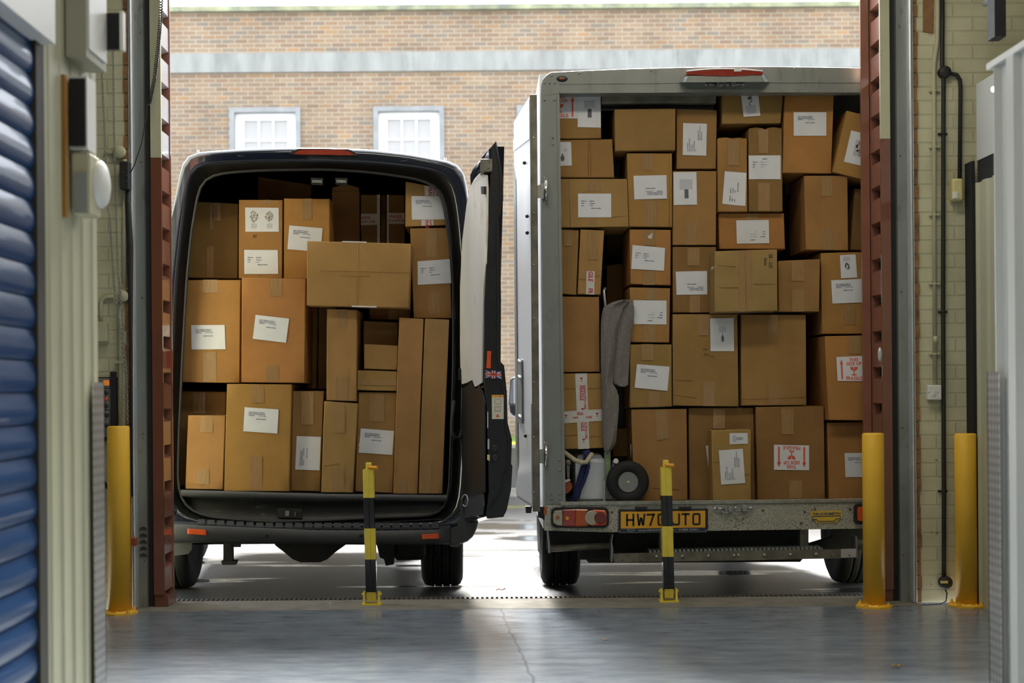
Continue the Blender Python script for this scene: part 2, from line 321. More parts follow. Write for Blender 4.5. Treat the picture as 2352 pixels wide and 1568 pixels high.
M['coping'] = simple('mossy_coping', (.26, .27, .17), .95, noise_amt=.35, nscale=3, dirt=(.12, .14, .12), dirt_amt=.5, dscale=2.5)
M['win_white'] = simple('white_window_paint', (.80, .81, .82), .4)
M['win_stone'] = simple('grey_window_stone', (.24, .25, .25), .9, noise_amt=.15, nscale=4)
M['blind'] = simple('window_pane', (.37, .365, .355), .25, spec=.3)
M['conc'] = simple('threshold_concrete', (.20, .185, .15), .85, noise_amt=.2, nscale=9, dirt=(.13, .11, .08), dirt_amt=.2, bump=.3)
M['drain'] = simple('drain_steel', (.22, .20, .18), .5, .7, noise_amt=.3, nscale=30)
M['black'] = simple('black_void', (.012, .012, .012), .8)
M['rubber'] = simple('black_rubber', (.018, .018, .019), .6, noise_amt=.2, nscale=20)
M['tyre'] = simple('tyre_rubber', (.009, .009, .0095), .75, noise_amt=.3, nscale=12, bump=.2)
M['trim'] = simple('black_trim', (.009, .0095, .010), .4, noise_amt=.25, nscale=14, bump=.08)
M['bumper'] = simple('grey_bumper_plastic', (.042, .044, .048), .5, noise_amt=.12, nscale=10, bump=.06, bscale=300)
M['navy'] = simple('dark_navy_paint', (.006, .009, .020), .18, coat=1.0, spec=.5, noise_amt=.15, nscale=5)
M['dark_in'] = simple('dark_interior', (.03, .03, .03), .7)
M['sill'] = simple('scuffed_black_sill', (.012, .012, .011), .42, noise_amt=.4, nscale=14, dirt=(.16, .15, .12), dirt_amt=.03, dscale=14, stretch=(.5, 1, 2))
M['orange'] = simple('orange_reflector', (.72, .10, .02), .3, noise_amt=.1, nscale=20)
M['red_lens'] = simple('red_lens', (.30, .035, .018), .16, coat=.6, noise_amt=.15, nscale=40)
M['dark_red'] = simple('dark_red_lens', (.16, .03, .02), .2)
M['amber'] = simple('amber_lens', (.42, .09, .02), .2)
M['clear_lens'] = simple('clear_lens', (.38, .36, .28), .2)
M['galv'] = simple('galvanised_steel', (.29, .315, .30), .42, .55, noise_amt=.16, nscale=7, dirt=(.16, .15, .12), dirt_amt=.22, dscale=9, stretch=(1, 1, .4))
M['galv_bright'] = simple('bright_galvanised_edge', (.62, .65, .66), .35, .55, noise_amt=.1, nscale=8)
M['alu'] = simple('dull_aluminium', (.25, .265, .245), .42, .35, noise_amt=.1, nscale=9, stretch=(1, 1, .3), dirt=(.17, .18, .16), dirt_amt=.2, dscale=12)
M['alu_side'] = simple('pale_body_panel', (.82, .84, .87), .3, .1)
M['deckrail'] = simple('worn_deck_rail', (.46, .46, .40), .4, .5, noise_amt=.2, nscale=30)
M['sillsteel'] = speckled('rusty_speckled_sill', (.46, .46, .37), (.045, .038, .028), 120, .31, .5, .15)
M['under'] = simple('black_chassis', (.018, .017, .016), .7, noise_amt=.4, nscale=12)
M['stepbar'] = simple('dirty_step_bar', (.20, .19, .15), .5, .5, noise_amt=.35, nscale=12)
M['chrome'] = simple('chrome', (.62, .62, .60), .2, 1.0)
M['steel'] = simple('plain_steel', (.42, .42, .39), .35, .9, noise_amt=.2, nscale=40)
M['plate'] = simple('yellow_number_plate', (.78, .40, .03), .4)
M['char'] = simple('black_characters', (.015, .014, .012), .5)
M['plate_blue'] = simple('dark_blue_strip', (.025, .04, .075), .5)
M['pale_print'] = simple('pale_print', (.55, .58, .58), .6)
M['badge_y'] = simple('yellow_badge', (.70, .47, .05), .5, dirt=(.25, .2, .05), dirt_amt=.1)
M['badge_b'] = simple('navy_badge_print', (.02, .05, .13), .5)
M['brown'] = simple('brown_painted_steel', (.185, .068, .040), .3, coat=1.0, noise_amt=.1, nscale=5, dirt=(.08, .03, .02), dirt_amt=.05, bump=.05)
M['cream'] = simple('cream_paint', (.50, .49, .33), .5, noise_amt=.06, nscale=4, dirt=(.2, .18, .1), dirt_amt=.03)
M['skylit_brown'] = simple('skylit_brown_paint', (.27, .112, .074), .28, noise_amt=.08, nscale=5, coat=.6)  # lighter copy of the brown, sky light on the leaf put into the colour
M['pale_paint'] = simple('pale_lilac_paint', (.52, .49, .50), .25, coat=.5)
M['cream_wall'] = simple('cream_corrugated_steel', (.44, .44, .31), .4, noise_amt=.05, nscale=2)
M['white_wall'] = simple('white_corrugated_steel', (.58, .60, .58), .32, noise_amt=.04, nscale=2)
M['white'] = simple('white_plastic', (.76, .77, .74), .35)
M['greybox'] = simple('grey_plastic', (.30, .32, .31), .5)
M['shaded_white'] = simple('shaded_white_plastic', (.38, .38, .30), .5)  # shade painted on the pale wall box; its right face stays white
M['blue'] = simple('blue_roller_slat', (.018, .066, .185), .28, noise_amt=.05, nscale=3, coat=.25)
M['darkjamb'] = simple('dark_rubber_guide', (.035, .032, .024), .6)
M['yellow'] = simple('yellow_bollard_paint', (.86, .50, .04), .45, noise_amt=.05, nscale=6)
M['yellow_chip'] = simple('chipped_yellow_paint', (.86, .50, .04), .45, noise_amt=.05, nscale=6, dirt=(.03, .035, .03), dirt_amt=-.28, dscale=11)
M['lemon'] = simple('lemon_yellow_paint', (.80, .635, .075), .4, noise_amt=.1, nscale=10, dirt=(.12, .1, .02), dirt_amt=-.1, dscale=14)
M['blackpaint'] = simple('black_gloss_paint', (.008, .008, .008), .22, dirt=(.45, .38, .06), dirt_amt=-.2, dscale=13, stretch=(2, 2, .4), coat=.4)
M['padlock'] = simple('orange_padlock', (.80, .36, .03), .4)
M['wood'] = simple('brown_timber', (.33, .16, .03), .6, noise_amt=.2, nscale=10, stretch=(5, 5, .5))
M['ply'] = simple('pale_plywood', (.70, .655, .57), .65, noise_amt=.07, nscale=4, stretch=(1, 1, .5), dirt=(.55, .48, .38), dirt_amt=.10, dscale=4)
M['bare_brick'] = simple('bare_orange_brick', (.27, .14, .06), .9, noise_amt=.35, nscale=9, dirt=(.12, .07, .03), dirt_amt=.25, bump=.5)
M['paper'] = simple('white_label_paper', (.70, .71, .73), .6, noise_amt=.03, nscale=12)
M['ink'] = simple('grey_ink', (.13, .13, .20), .7)
M['redink'] = simple('orange_red_ink', (.74, .10, .045), .6)
M['fragink'] = simple('crimson_ink', (.45, .03, .05), .6)
M['pic_grey'] = simple('printed_pale_grey', (.52, .52, .58), .7)
M['pic_dark'] = simple('printed_dark_grey', (.12, .12, .14), .7)
M['pic_tan'] = simple('printed_tan', (.34, .27, .17), .7)
M['marker'] = simple('black_marker', (.035, .028, .022), .6)
M['tape_white'] = simple('white_packing_tape', (.60, .58, .53), .35, noise_amt=.08, nscale=20)
M['tape'] = simple('brown_packing_tape', (.345, .205, .085), .24, noise_amt=.13, nscale=34, stretch=(8, 8, .4), bump=.25, bscale=40, coat=.3)
M['jug'] = simple('cloudy_white_plastic', (.62, .66, .70), .35, spec=.4)
M['strap'] = simple('blue_webbing', (.008, .014, .085), .7, bump=.3, bscale=200)
M['rope'] = simple('cream_rope', (.50, .46, .30), .8, bump=.4, bscale=150)
M['rust_red'] = simple('rust_red_webbing', (.30, .07, .03), .7)
M['green'] = simple('lime_green_sticker', (.28, .50, .05), .5)
M['rim'] = simple('grey_wheel_rim', (.28, .28, .27), .4, .6)
M['mirror'] = simple('mirror_glass', (.75, .80, .85), .04, 1.0)
M['flag_blue'] = simple('flag_blue', (.02, .03, .20), .5); M['flag_red'] = simple('flag_red', (.55, .05, .04), .5); M['flag_white'] = simple('flag_white', (.72, .70, .62), .5)
M['sticker'] = simple('cream_sticker', (.62, .60, .48), .5); M['sticker_o'] = simple('orange_sticker', (.78, .33, .04), .5)
M['sensor'] = simple('ivory_sensor_plastic', (.66, .60, .28), .4)
M['grass'] = simple('verge_grass', (.12, .20, .04), .9, noise_amt=.4, nscale=14)
M['leaf'] = simple('dry_leaf', (.42, .24, .08), .7, noise_amt=.2, nscale=30)
M['chain'] = simple('dark_chain', (.30, .30, .26), .4, .6)
M['btn_o'] = simple('orange_button', (.75, .22, .03), .3, emit=(1, .3, .05), estr=.25); M['btn_r'] = simple('red_button', (.50, .10, .04), .4)
M['lampglow'] = simple('lit_lamp', (.9, .92, 1), .3, emit=(.9, .93, 1), estr=6)
M['ceil'] = simple('ceiling_boards', (.55, .55, .50), .8)
# ------------------------------------------------------------------ setting: floor, ground, walls
def st(mb, name, mats, origin=(0, 0, 0)): return tag(mb.build(name, mats, origin), kind='structure')
def gz(y):
    pts = [(8.4, 0), (9.5, -.08), (14.8, -.42), (20.3, -.30), (60, .3)]
    for (a, za), (b, zb) in zip(pts, pts[1:]):
        if a <= y <= b: return za + (zb - za) * (y - a) / (b - a)
    return 0
m = MB(); m.box(-4.6, 5.2, -6.0, 8.02, -.12, 0); st(m, 'floor', M['floor'])
m = MB(); m.box(-2.02, 2.47, 8.02, 8.40, -.12, .001); st(m, 'trim_1', M['conc'])
m = MB(); m.box(-1.95, 2.40, 8.40, 8.475, -.08, -.02)
for k in range(150): 
    x = -1.95 + k * .029; m.box(x, x + .013, 8.40, 8.475, -.02, .003, 1)
m.box(-1.95, 2.40, 8.468, 8.475, -.02, .003, 1); st(m, 'trim_2', [M['black'], M['drain']])
m = MB(); ys = [8.475, 8.9, 9.5, 11, 13, 14.8, 17, 20.3]
m.loft([[(-14, y, gz(y)), (16, y, gz(y))] for y in ys], 0, False, False); m.box(-14, -2.02, 8.3, 8.475, -.1, -.02); m.box(2.47, 16, 8.3, 8.475, -.1, -.02)
st(m, 'ground', M['asphalt'])
m = MB(); m.box(-14, 16, 20.3, 20.45, -.5, -.19); st(m, 'trim_3', M['conc'])
m = MB(); m.loft([[(-14, y, z), (16, y, z)] for y, z in ((20.45, -.20), (22.0, .03), (24.0, .24))], 0, False, False); st(m, 'ground_road', M['asphalt'])
m = MB(); m.box(-14, 16, 24.0, 24.1, 0, .30); m.box(-14, 16, 24.08, 24.14, .1, .34, 1); st(m, 'trim_4', [M['conc'], M['lemon']])
m = MB(); m.box(-14, 16, 24.14, 24.5, 0, .42); tag(m.build('grass_verge', M['grass']), 'strip of green grass verge in front of the brick building', 'grass', kind='stuff')
# interior shell
m = MB(); m.box(-4.6, -2.02, 8.12, 8.40, 0, 4.4)
st(m, 'wall_front_left', M['cream_brick'])
m = MB(); m.box(2.473, 5.2, 8.12, 8.40, 0, 4.4); st(m, 'wall_front_right', M['cream_brick'])
m = MB(); m.box(-2.02, 2.473, 8.14, 8.40, 4.1, 4.4); st(m, 'wall_front', M['cream_brick'])
m = MB(); m.box(-4.7, -4.6, -6, 8.4, 0, 4.4); st(m, 'wall_left', M['cream_brick'])
m = MB(); m.box(5.2, 5.3, -6, 8.4, 0, 4.4); st(m, 'wall_right', M['cream_brick'])
m = MB(); m.box(-4.6, 5.2, -6.1, -6, 0, 4.4); st(m, 'wall_back', M['cream_wall'])
m = MB(); m.box(-4.7, 5.3, -6.1, 8.4, 4.4, 4.5); st(m, 'ceiling', M['ceil'])
# bare brick edges beside the opening
random.seed(3)
def ragged(x0, x1, side):
    m = MB(); z = 0.0
    while z < 4.0:
        j = random.uniform(0, .010)
        m.box(x0 + (-j if side < 0 else 0), x1 + (j if side > 0 else 0), 8.108 + random.uniform(0, .004), 8.128, z + .004, z + .0755); z += .0795
    return m
st(ragged(-2.03, -2.012, -1), 'trim_5', M['bare_brick']); st(ragged(2.462, 2.484, 1), 'trim_6', M['bare_brick'])
m = MB(); q = quadpts([(2120, -30), (2146, -30), (2144, 77), (2120, 73)], 8.115); m.prism(q, (0, .006, 0)); st(m, 'trim_7', M['bare_brick'])
# corrugated partitions of the corridor
def corrug_x(x, y0, y1, z0, z1, pitch, dep, sgn, th=.05):
    """wall in the plane X = x whose ribs stand out towards sgn*X"""
    m = MB(); pts = []; y = y0; k = 0
    while y < y1 - 1e-4:
        for f, o in ((0, 0), (.30, 0), (.42, 1), (.78, 1), (.90, 0)):
            yy = y + f * pitch
            if yy <= y1: pts.append((x + sgn * o * dep, yy))
        y += pitch
    pts.append((x, y1)); back = [(x - sgn * th, y1), (x - sgn * th, y0)]
    outline = pts + back
    m.loft([[(a, b, z0) for a, b in outline], [(a, b, z1) for a, b in outline]], 0, False, True, True, True)
    return m
st(corrug_x(-1.452, 4.71, 5.362, 0, 4.4, .13, .006, 1), 'wall_partition_left', M['cream_wall'])
m = MB(); m.box(-1.52, -1.45, -6, 2.595, 0, 4.4); st(m, 'wall_corridor_left', M['cream_wall'])
m = MB(); m.box(-1.52, -1.45, 2.595, 4.71, 2.76, 4.4); st(m, 'wall_over_shutter', M['cream_wall'])
st(corrug_x(2.0, -6, 5.55, 0, 2.47, .20, .022, -1), 'wall_partition_right', M['white_wall'])
m = MB(); m.box(1.978, 2.05, -6, 5.565, 2.47, 2.495); st(m, 'trim_8', M['white'])
m = MB(); m.box(1.970, 1.976, 5.44, 5.562, 0, 1.29); m.box(1.970, 2.07, 5.556, 5.562, 0, 1.29)
tag(m.build('kick_plate', M['checker'], (2.0, 5.5, 0)), 'silver checker plate corner guard on the white corrugated wall at right', 'corner guard')
m = MB(); m.box(-1.438, -1.432, 5.23, 5.372, 0, 1.275); m.box(-1.52, -1.432, 5.366, 5.372, 0, 1.275)
tag(m.build('kick_plate', M['checker'], (-1.44, 5.3, 0)), 'silver checker plate corner guard on the cream wall beside the blue shutter', 'corner guard')
# second partition further back on the right, black fill painting in the shaded gap, cabinet above
st(corrug_x(2.775, 5.8, 8.0, 0, 2.37, .16, .015, -1), 'wall_recess_right', M['cream_wall'])
m = MB(); m.box(2.757, 2.775, 8.0, 8.118, 0, 2.5); m.box(2.79, 3.3, 5.8, 8.0, 2.37, 2.50); st(m, 'gap_shade', M['black'])
m = MB(); m.box(2.785, 3.3, 6.2, 8.0, 2.50, 2.93); m.box(2.778, 2.786, 7.55, 7.56, 2.50, 2.93, 1)
tag(m.build('wall_cabinet', [M['white_wall'], M['greybox']], (3.0, 7.0, 2.5)), 'long pale cabinet box mounted high above the cream panels at right', 'cabinet')
m = MB(); m.box(2.495, 2.55, 6.9, 7.0, 2.93, 4.4); st(m, 'trim_10', M['rubber'])
m = MB(); m.tube([P(2262, 8, 7.9), P(2300, -10, 7.3)], .018, 10); m.tube([P(2300, -10, 7.3), P(2300, -220, 7.3)], .018, 10); tag(m.build('pipe', M['greybox'], P(2300, -220, 7.3)), 'short dark pipe end near the ceiling at top right', 'pipe')
m = MB(); c = P(2283, 205, 5.6); m.sphere(c, .011, 12); m.tube([c, c + Vector((.03, 0, 0))], .006)
tag(m.build('indicator_lamp', M['lampglow'], c), 'tiny lit white lamp at the edge of the white corrugated wall', 'lamp')

# ------------------------------------------------------------------ brick building across the yard
YB = 24.6
root = thing('brick_building', 'two storey brown brick office building across the wet yard', 'building', (1, YB, .1))
zt = lambda py: P(1110, py, YB).z
wx = [(P(527 + 330 * k, 243, YB).x, P(690 + 330 * k, 243, YB).x) for k in range(-2, 5)]
rows = [(zt(575), zt(243)), (zt(985), zt(668))]
xs = sorted({-13.0, 15.0} | {x for w in wx for x in w}); zs = sorted({-.6, zt(24)} | {z for r in rows for z in r})
m = MB()
for i in range(len(xs) - 1):
    for j in range(len(zs) - 1):
        if any(abs(xs[i] - a) < 1e-6 for a, b in wx) and any(abs(zs[j] - a) < 1e-6 for a, b in rows): continue
        m.face([(xs[i], YB, zs[j]), (xs[i + 1], YB, zs[j]), (xs[i + 1], YB, zs[j + 1]), (xs[i], YB, zs[j + 1])])
m.face([(-13, YB + .3, -.6), (15, YB + .3, -.6), (15, YB + .3, zs[-1]), (-13, YB + .3, zs[-1])])
m.face([(-13, YB, zs[-1]), (15, YB, zs[-1]), (15, YB + .3, zs[-1]), (-13, YB + .3, zs[-1])])
part(m, 'wall', M['facade'], root)
m = MB(); m.box(-13, 15, YB - .05, YB + .02, zt(163), zt(119)); part(m, 'stone_band', M['stone'], root)
m = MB(); m.box(-13, 15, YB - .10, YB + .35, zt(24), zt(12.5)); part(m, 'coping', M['coping'], root)
for (z0, z1) in rows:
    for k, (x0, x1) in enumerate(wx):
        if z0 < 3 and k not in (3, 4): continue
        m = MB(); b = .085
        m.box(x0, x1, YB - .035, YB + .16, z1 - b, z1); m.box(x0, x0 + b, YB - .035, YB + .16, z0, z1 - b); m.box(x1 - b, x1, YB - .035, YB + .16, z0, z1 - b); m.box(x0 - .05, x1 + .05, YB - .09, YB + .16, z0, z0 + .08)
        w = part(m, 'window', M['win_stone'], root)
        m = MB(); a0, a1, c0, c1 = x0 + b, x1 - b, z0 + .08, z1 - b; f = .12
        m.box(a0, a1, YB + .09, YB + .15, c1 - f, c1); m.box(a0, a1, YB + .09, YB + .15, c0, c0 + f); m.box(a0, a0 + f + .03, YB + .09, YB + .15, c0 + f, c1 - f); m.box(a1 - f - .03, a1, YB + .09, YB + .15, c0 + f, c1 - f)
        for t in (1 / 3, 2 / 3): xx = a0 + .15 + (a1 - a0 - .30) * t; m.box(xx - .014, xx + .014, YB + .10, YB + .14, c0 + f, c1 - f)
        n = 6
        for t in range(1, n): zz = c0 + f + (c1 - c0 - 2 * f) * t / n; m.box(a0 + .15, a1 - .15, YB + .10, YB + .14, zz - .013, zz + .013)
        part(m, 'frame', M['win_white'], root, owner=w)
        m = MB(); m.box(a0 + .1, a1 - .1, YB + .13, YB + .16, c0 + .1, c1 - .1); part(m, 'pane', M['blind'], root, owner=w)

# ------------------------------------------------------------------ door guides and brown folding door leaves
def guide(xa, xb, s, label, louvre):
    """xa: outer edge (wall), xb: inner edge; s=+1 when the opening lies towards +X"""
    root = thing('door_guide', label, 'door guide', ((xa + xb) / 2, 8.2, 0))
    lo = lambda a, b: (min(a, b), max(a, b))
    m = MB(); x0, x1 = lo(xa, xa + s * .024); m.box(x0, x1, 8.10, 8.30, 0, 4.1, bev=.008); part(m, 'edge_flange', M['galv_bright'], root)
    m = MB(); x0, x1 = lo(xa + s * .024, xb); m.box(x0, x1, 8.165, 8.24, 0, 4.1); part(m, 'web_plate', M['galv'], root)
    m = MB(); x0, x1 = lo(xb, xb + s * .034); m.box(x0, x1, 8.20, 8.39, 0, 4.1); part(m, 'seal_gap', M['rubber'], root)
    for z in [.27, 1.0, 1.78, 2.56, 3.3]:
        m = MB(); m.lathe(((xa + s * .024 + xb) / 2 + s * .012, 8.166, z), (0, -1, 0), [(.0075, 0), (.0075, .003), (.003, .005)], 10); part(m, 'bolt', M['drain'], root)
    if louvre:
        for k in range(5):
            m = MB(); zc = .445 - k * .038; cx = (xa + s * .024 + xb) / 2 + s * .004; m2 = [(cx + .022 * math.cos(t), 8.158, zc + .02 * math.sin(t)) for t in [PI * i / 8 for i in range(9)]]
            m.loft([m2, [(x, 8.166, z) for x, y, z in m2]], 0, True, False); m.face([(x, 8.1585 + (z - zc) * .2, z) for x, y, z in m2]); part(m, 'vent_louvre', M['darkjamb'], root)
guide(-2.012, -1.937, 1, 'galvanised steel door guide with small louvres, on the left of the opening', True)
guide(2.466, 2.386, -1, 'galvanised steel door guide on the right of the opening beside the white brick', False)
def leaf(x0, x1, s, zsplit, label):
    """x0..x1 the strip that faces the room; s = direction of the opening; ribs run back 0.24 m on the inner side"""
    root = thing('door_leaf', label, 'door', ((x0 + x1) / 2, 8.2, 0))
    xi = x1 if s > 0 else x0
    m = MB(); m.box(x0, x1, 8.18, 8.20, .07, zsplit - .002); part(m, 'front_strip', M['brown'], root)
    m = MB(); m.box(x0, x1, 8.18, 8.20, zsplit, 4.1); part(m, 'upper_strip', M['cream'], root, 'cream painted upper strip')
    m = MB(); a, b = (xi - s * .06, xi - s * .052); up_ = MB()
    m.box(min(a, b), max(a, b), 8.20, 8.44, .07, 4.1, 1)  # black back plate paints in the shade between the ribs
    z = .09
    while z < 4.0:                                                        # trapezoid ribs of the folded sheet
        q = [(xi - s * .002, 8.202, z), (xi - s * .002, 8.40, z), (xi - s * .002, 8.40, z + .135), (xi - s * .002, 8.202, z + .135)]
        r = [(xi - s * .05, 8.202, z - .010), (xi - s * .05, 8.40, z - .010), (xi - s * .05, 8.40, z + .160), (xi - s * .05, 8.202, z + .160)]
        (up_ if s > 0 and z > zsplit else m).loft([r, q], 0, False, True, False, True); z += .21
    part(m, 'corrugated_panel', [M['skylit_brown'], M['black']], root)
    if up_.v: part(up_, 'upper_panel', M['pale_paint'], root, 'pale painted upper panel')
    m = MB(); a, b = (xi - s * .05, xi + s * .004)
    m.box(min(a, b), max(a, b), 8.405, 8.425, .07, 4.1)
    a, b = (xi, xi + s * .052)
    if s < 0: m.box(min(a, b), max(a, b), 8.405, 8.425, .07, 4.1)
    part(m, 'edge_strip', M['skylit_brown'], root)
    m = MB(); a, b = (x0 - (.0 if s > 0 else .02), x1 + (.02 if s > 0 else 0)); m.box(a, b, 8.19, 8.40, 0, .07, bev=.004); part(m, 'foot', M['brown'], root)
    for k in range(17):
        m = MB(); m.lathe((xi - s * .05, 8.33, .285 + k * .21), (s, 0, 0), [(.007, 0), (.007, .006), (.003, .009)], 8); part(m, 'bolt', M['drain'], root)
    return root
dl = leaf(-1.903, -1.842, 1, 2.585, 'brown corrugated steel door leaf folded back beside the black van')
m = MB(); q = [P(378, 806, 8.30), P(395, 806, 8.30), P(395, 846, 8.30), P(378, 846, 8.30)]; m.prism(q, (0, .03, 0)); part(m, 'latch', M['rust_red'], dl, 'small rust red latch')
dr = leaf(2.297, 2.352, -1, 2.66, 'brown corrugated steel door leaf folded back in front of the white truck')
m = MB(); c = P(2021, 814, 8.17); m.sphere(c, .042, 16, 0, (.32, .25, 1)); part(m, 'handle', M['galv_bright'], dr, 'small oval silver handle')
# ------------------------------------------------------------------ blue roller shutter of the storage unit at left
root = thing('roller_shutter', 'blue steel roller shutter of a storage unit, in the left foreground', 'shutter', (-1.45, 3.8, 0))
m = MB(); prof = []; z = 0.0; p = .1035
while z < 2.5:
    for t in range(9): a = t / 8; prof.append((-1.466 + .013 * math.sin(PI * a ** .8), z + a * p * .95))
    prof.append((-1.474, z + p * .975)); z += p
m.loft([[(x, y, zz) for x, zz in prof] for y in (2.6, 4.64)], 0, False, False)
m.face([(-1.53, 2.6, 0), (-1.53, 4.64, 0), (-1.53, 4.64, 2.6), (-1.53, 2.6, 2.6)])
part(m, 'slats', M['blue'], root)
m = MB(); m.box(-1.50, -1.446, 4.625, 4.71, 0, 2.7); part(m, 'guide', M['darkjamb'], root)
m = MB(); m.box(-1.52, -1.40, 2.6, 4.685, 2.385, 2.75); part(m, 'header', M['white'], root)
# ------------------------------------------------------------------ boxes and signs on the cream partition
m = MB(); m.box(-1.445, -1.374, 4.955, 5.22, 2.41, 2.85); m.box(-1.374, -1.366, 4.97, 5.20, 2.44, 2.82, 1)
tag(m.build('alarm_box', [M['shaded_white'], M['white']], (-1.41, 5.08, 2.41)), 'pale wall box high on the cream partition, above the black sign', 'box')
m = MB(); m.box(-1.374, -1.318, 5.20, 5.23, 2.495, 2.625); m.box(-1.318, -1.306, 5.195, 5.235, 2.49, 2.63, 1); m.box(-1.45, -1.374, 5.225, 5.235, 2.54, 2.60, 1)
tag(m.build('exit_sign', [M['black'], M['white']], (-1.34, 5.21, 2.5)), 'small black box with a white edge, beside the pale wall box at top left', 'sign')
m = MB(); m.box(-1.438, -1.383, 4.965, 4.975, 2.10, 2.335); m.box(-1.44, -1.378, 4.976, 5.09, 2.09, 2.345, 1)
tag(m.build('projecting_sign', [M['black'], M['white']], (-1.41, 5.0, 2.1)), 'black rectangular sign in a white casing projecting from the cream partition', 'sign')
m = MB(); m.box(-1.452, -1.432, 4.90, 4.93, 1.845, 2.335); tag(m.build('timber_batten', M['wood'], (-1.44, 4.91, 1.84)), 'brown timber batten upright on the cream partition beside the black sign', 'batten')
root = thing('fire_alarm', 'cream fire alarm unit with a white dome on the cream partition, under the black sign', 'alarm', (-1.41, 5.05, 1.85))
m = MB(); m.box(-1.44, -1.374, 4.99, 5.13, 1.865, 2.08, bev=.008); part(m, 'casing', M['cream'], root)
m = MB(); m.box(-1.428, -1.384, 4.984, 4.99, 1.87, 2.01); part(m, 'front_panel', M['greybox'], root, 'grey front panel')
m = MB(); m.lathe((-1.374, 5.115, 1.985), (1, 0, 0), [(.085, -.06), (.085, .008), (.075, .020), (.05, .028), (.001, .032)], 24); part(m, 'dome', M['white'], root, 'white domed sounder')

# ------------------------------------------------------------------ fittings on the left brick wall
WD = 8.12
def on_wall(pts, d=WD): return [P(x, y, d) for x, y in pts]
def chain_links(m, path, r=.0023, L=.019):
    pts = [Vector(p) for p in path]; dist = 0; acc = []; 
    for a, b in zip(pts, pts[1:]):
        n = max(1, round((b - a).length / (L * .72)))
        for k in range(n): acc.append((a.lerp(b, (k + .5) / n), (b - a).normalized()))
    for i, (c, t) in enumerate(acc):
        s = Vector((1, 0, 0)) if i % 2 else Vector((0.35, .94, 0)); s = (s - t * s.dot(t)).normalized()
        ring = [c + t * (L * .5 * math.cos(a)) + s * (L * .27 * math.sin(a)) for a in [2 * PI * k / 8 for k in range(8)]]
        nn = t.cross(s); rings = []
        for k in range(8):
            o = (ring[k] - c).normalized()
            rings.append([ring[k] + o * r * math.cos(q) + nn * r * math.sin(q) for q in (0, PI / 2, PI, 3 * PI / 2)])
        rings.append(rings[0]); m.loft(rings, 0, True)
m = MB()
chain_links(m, on_wall([(230, 60), (234, 171), (240, 296), (243, 379), (248, 479), (252, 500), (262, 654), (270, 714), (279, 775), (286, 814), (291, 857), (293, 971)], 8.03))
chain_links(m, on_wall([(258, 40), (260, 136), (262, 286), (265, 429), (269, 557), (271, 625), (279, 700), (284, 786), (289, 843), (291, 900), (292, 971)], 8.045))
tag(m.build('pull_chain', M['chain'], P(292, 971, 8.03)), 'long looped door pull chain hanging in front of the left brick wall', 'chain')
def round_box(px, py, r, label, mt, d=WD, dep=.04):
    m = MB(); c = P(px, py, d); m.lathe(c, (0, -1, 0), [(r, 0), (r, dep * .8), (r * .85, dep), (.001, dep)], 20); m.lathe(c + Vector((r * .5, -dep, 0)), (0, -1, 0), [(.003, 0), (.001, .002)], 6); m.lathe(c + Vector((-r * .5, -dep, 0)), (0, -1, 0), [(.003, 0), (.001, .002)], 6)
    return tag(m.build('junction_box', mt, c), label, 'junction box')
round_box(277, 351, .037, 'round cream junction box on the left brick wall, the upper of two', M['cream'])
round_box(286, 681, .032, 'round cream junction box on the left brick wall, the lower of two', M['cream'])
m = MB(); m.tube(on_wall([(232, 742), (232, 700), (234, 688), (243, 682), (262, 681)], 8.105), .011); m.tube(on_wall([(240, 351), (265, 351)], 8.108), .008)
tag(m.build('conduit', M['cream'], P(240, 700, 8.1)), 'cream bent conduit from the square box to the lower round junction box', 'conduit')
m = MB(); m.tube(on_wall([(285, 650), (287, 366)], 8.108), .013); m.tube(on_wall([(276, 975), (276, 714), (280, 700)], 8.105), .012)
for y in (831,): m.box(P(267, y, WD).x, P(287, y, WD).x, 8.088, 8.12, P(267, y + 3, WD).z, P(267, y - 3, WD).z)
tag(m.build('conduit', M['cream'], P(276, 975, 8.1)), 'straight cream conduit running down the left brick wall behind the pull chain', 'conduit')
m = MB(); a, b = P(218, 740, WD), P(252, 785, WD); m.box(a.x, b.x, 8.06, 8.12, b.z, a.z, bev=.005)
for x, y in ((247, 744), (247, 781)): m.lathe(P(x, y, 8.06), (0, -1, 0), [(.004, 0), (.002, .003)], 8)
tag(m.build('square_box', M['cream'], b), 'square cream electrical box on the left brick wall above the push buttons', 'electrical box')
root = thing('control_panel', 'door control panel with push buttons marked A4 on the left wall', 'control panel', P(246, 1003, 8.08))
m = MB(); a, b = P(222, 866, WD), P(271, 1003, WD); m.box(a.x, b.x, 8.09, 8.12, b.z, a.z); a, b = P(255, 854, WD), P(268, 866, WD); m.box(a.x, b.x, 8.10, 8.12, b.z, a.z); part(m, 'back_board', M['rubber'], root)
for (x0, y0, x1, y1) in ((232, 869, 256, 892), (232, 893, 257, 941), (233, 942, 257, 1003)):
    m = MB(); a, b = P(x0, y0, WD), P(x1, y1, WD); m.box(a.x, b.x, 8.04, 8.09, b.z + .002, a.z, bev=.003)
    if y0 == 893: a, b = P(222, 903, WD), P(233, 931, WD); m.box(a.x, b.x, 8.05, 8.09, b.z, a.z)
    part(m, 'button_station', M['galv'], root)
m = MB(); a, b = P(238, 873, 8.04), P(251, 885, 8.04); m.box(a.x, b.x, 8.03, 8.042, b.z, a.z, bev=.002); part(m, 'square_button', M['btn_o'], root, 'orange lit square button')
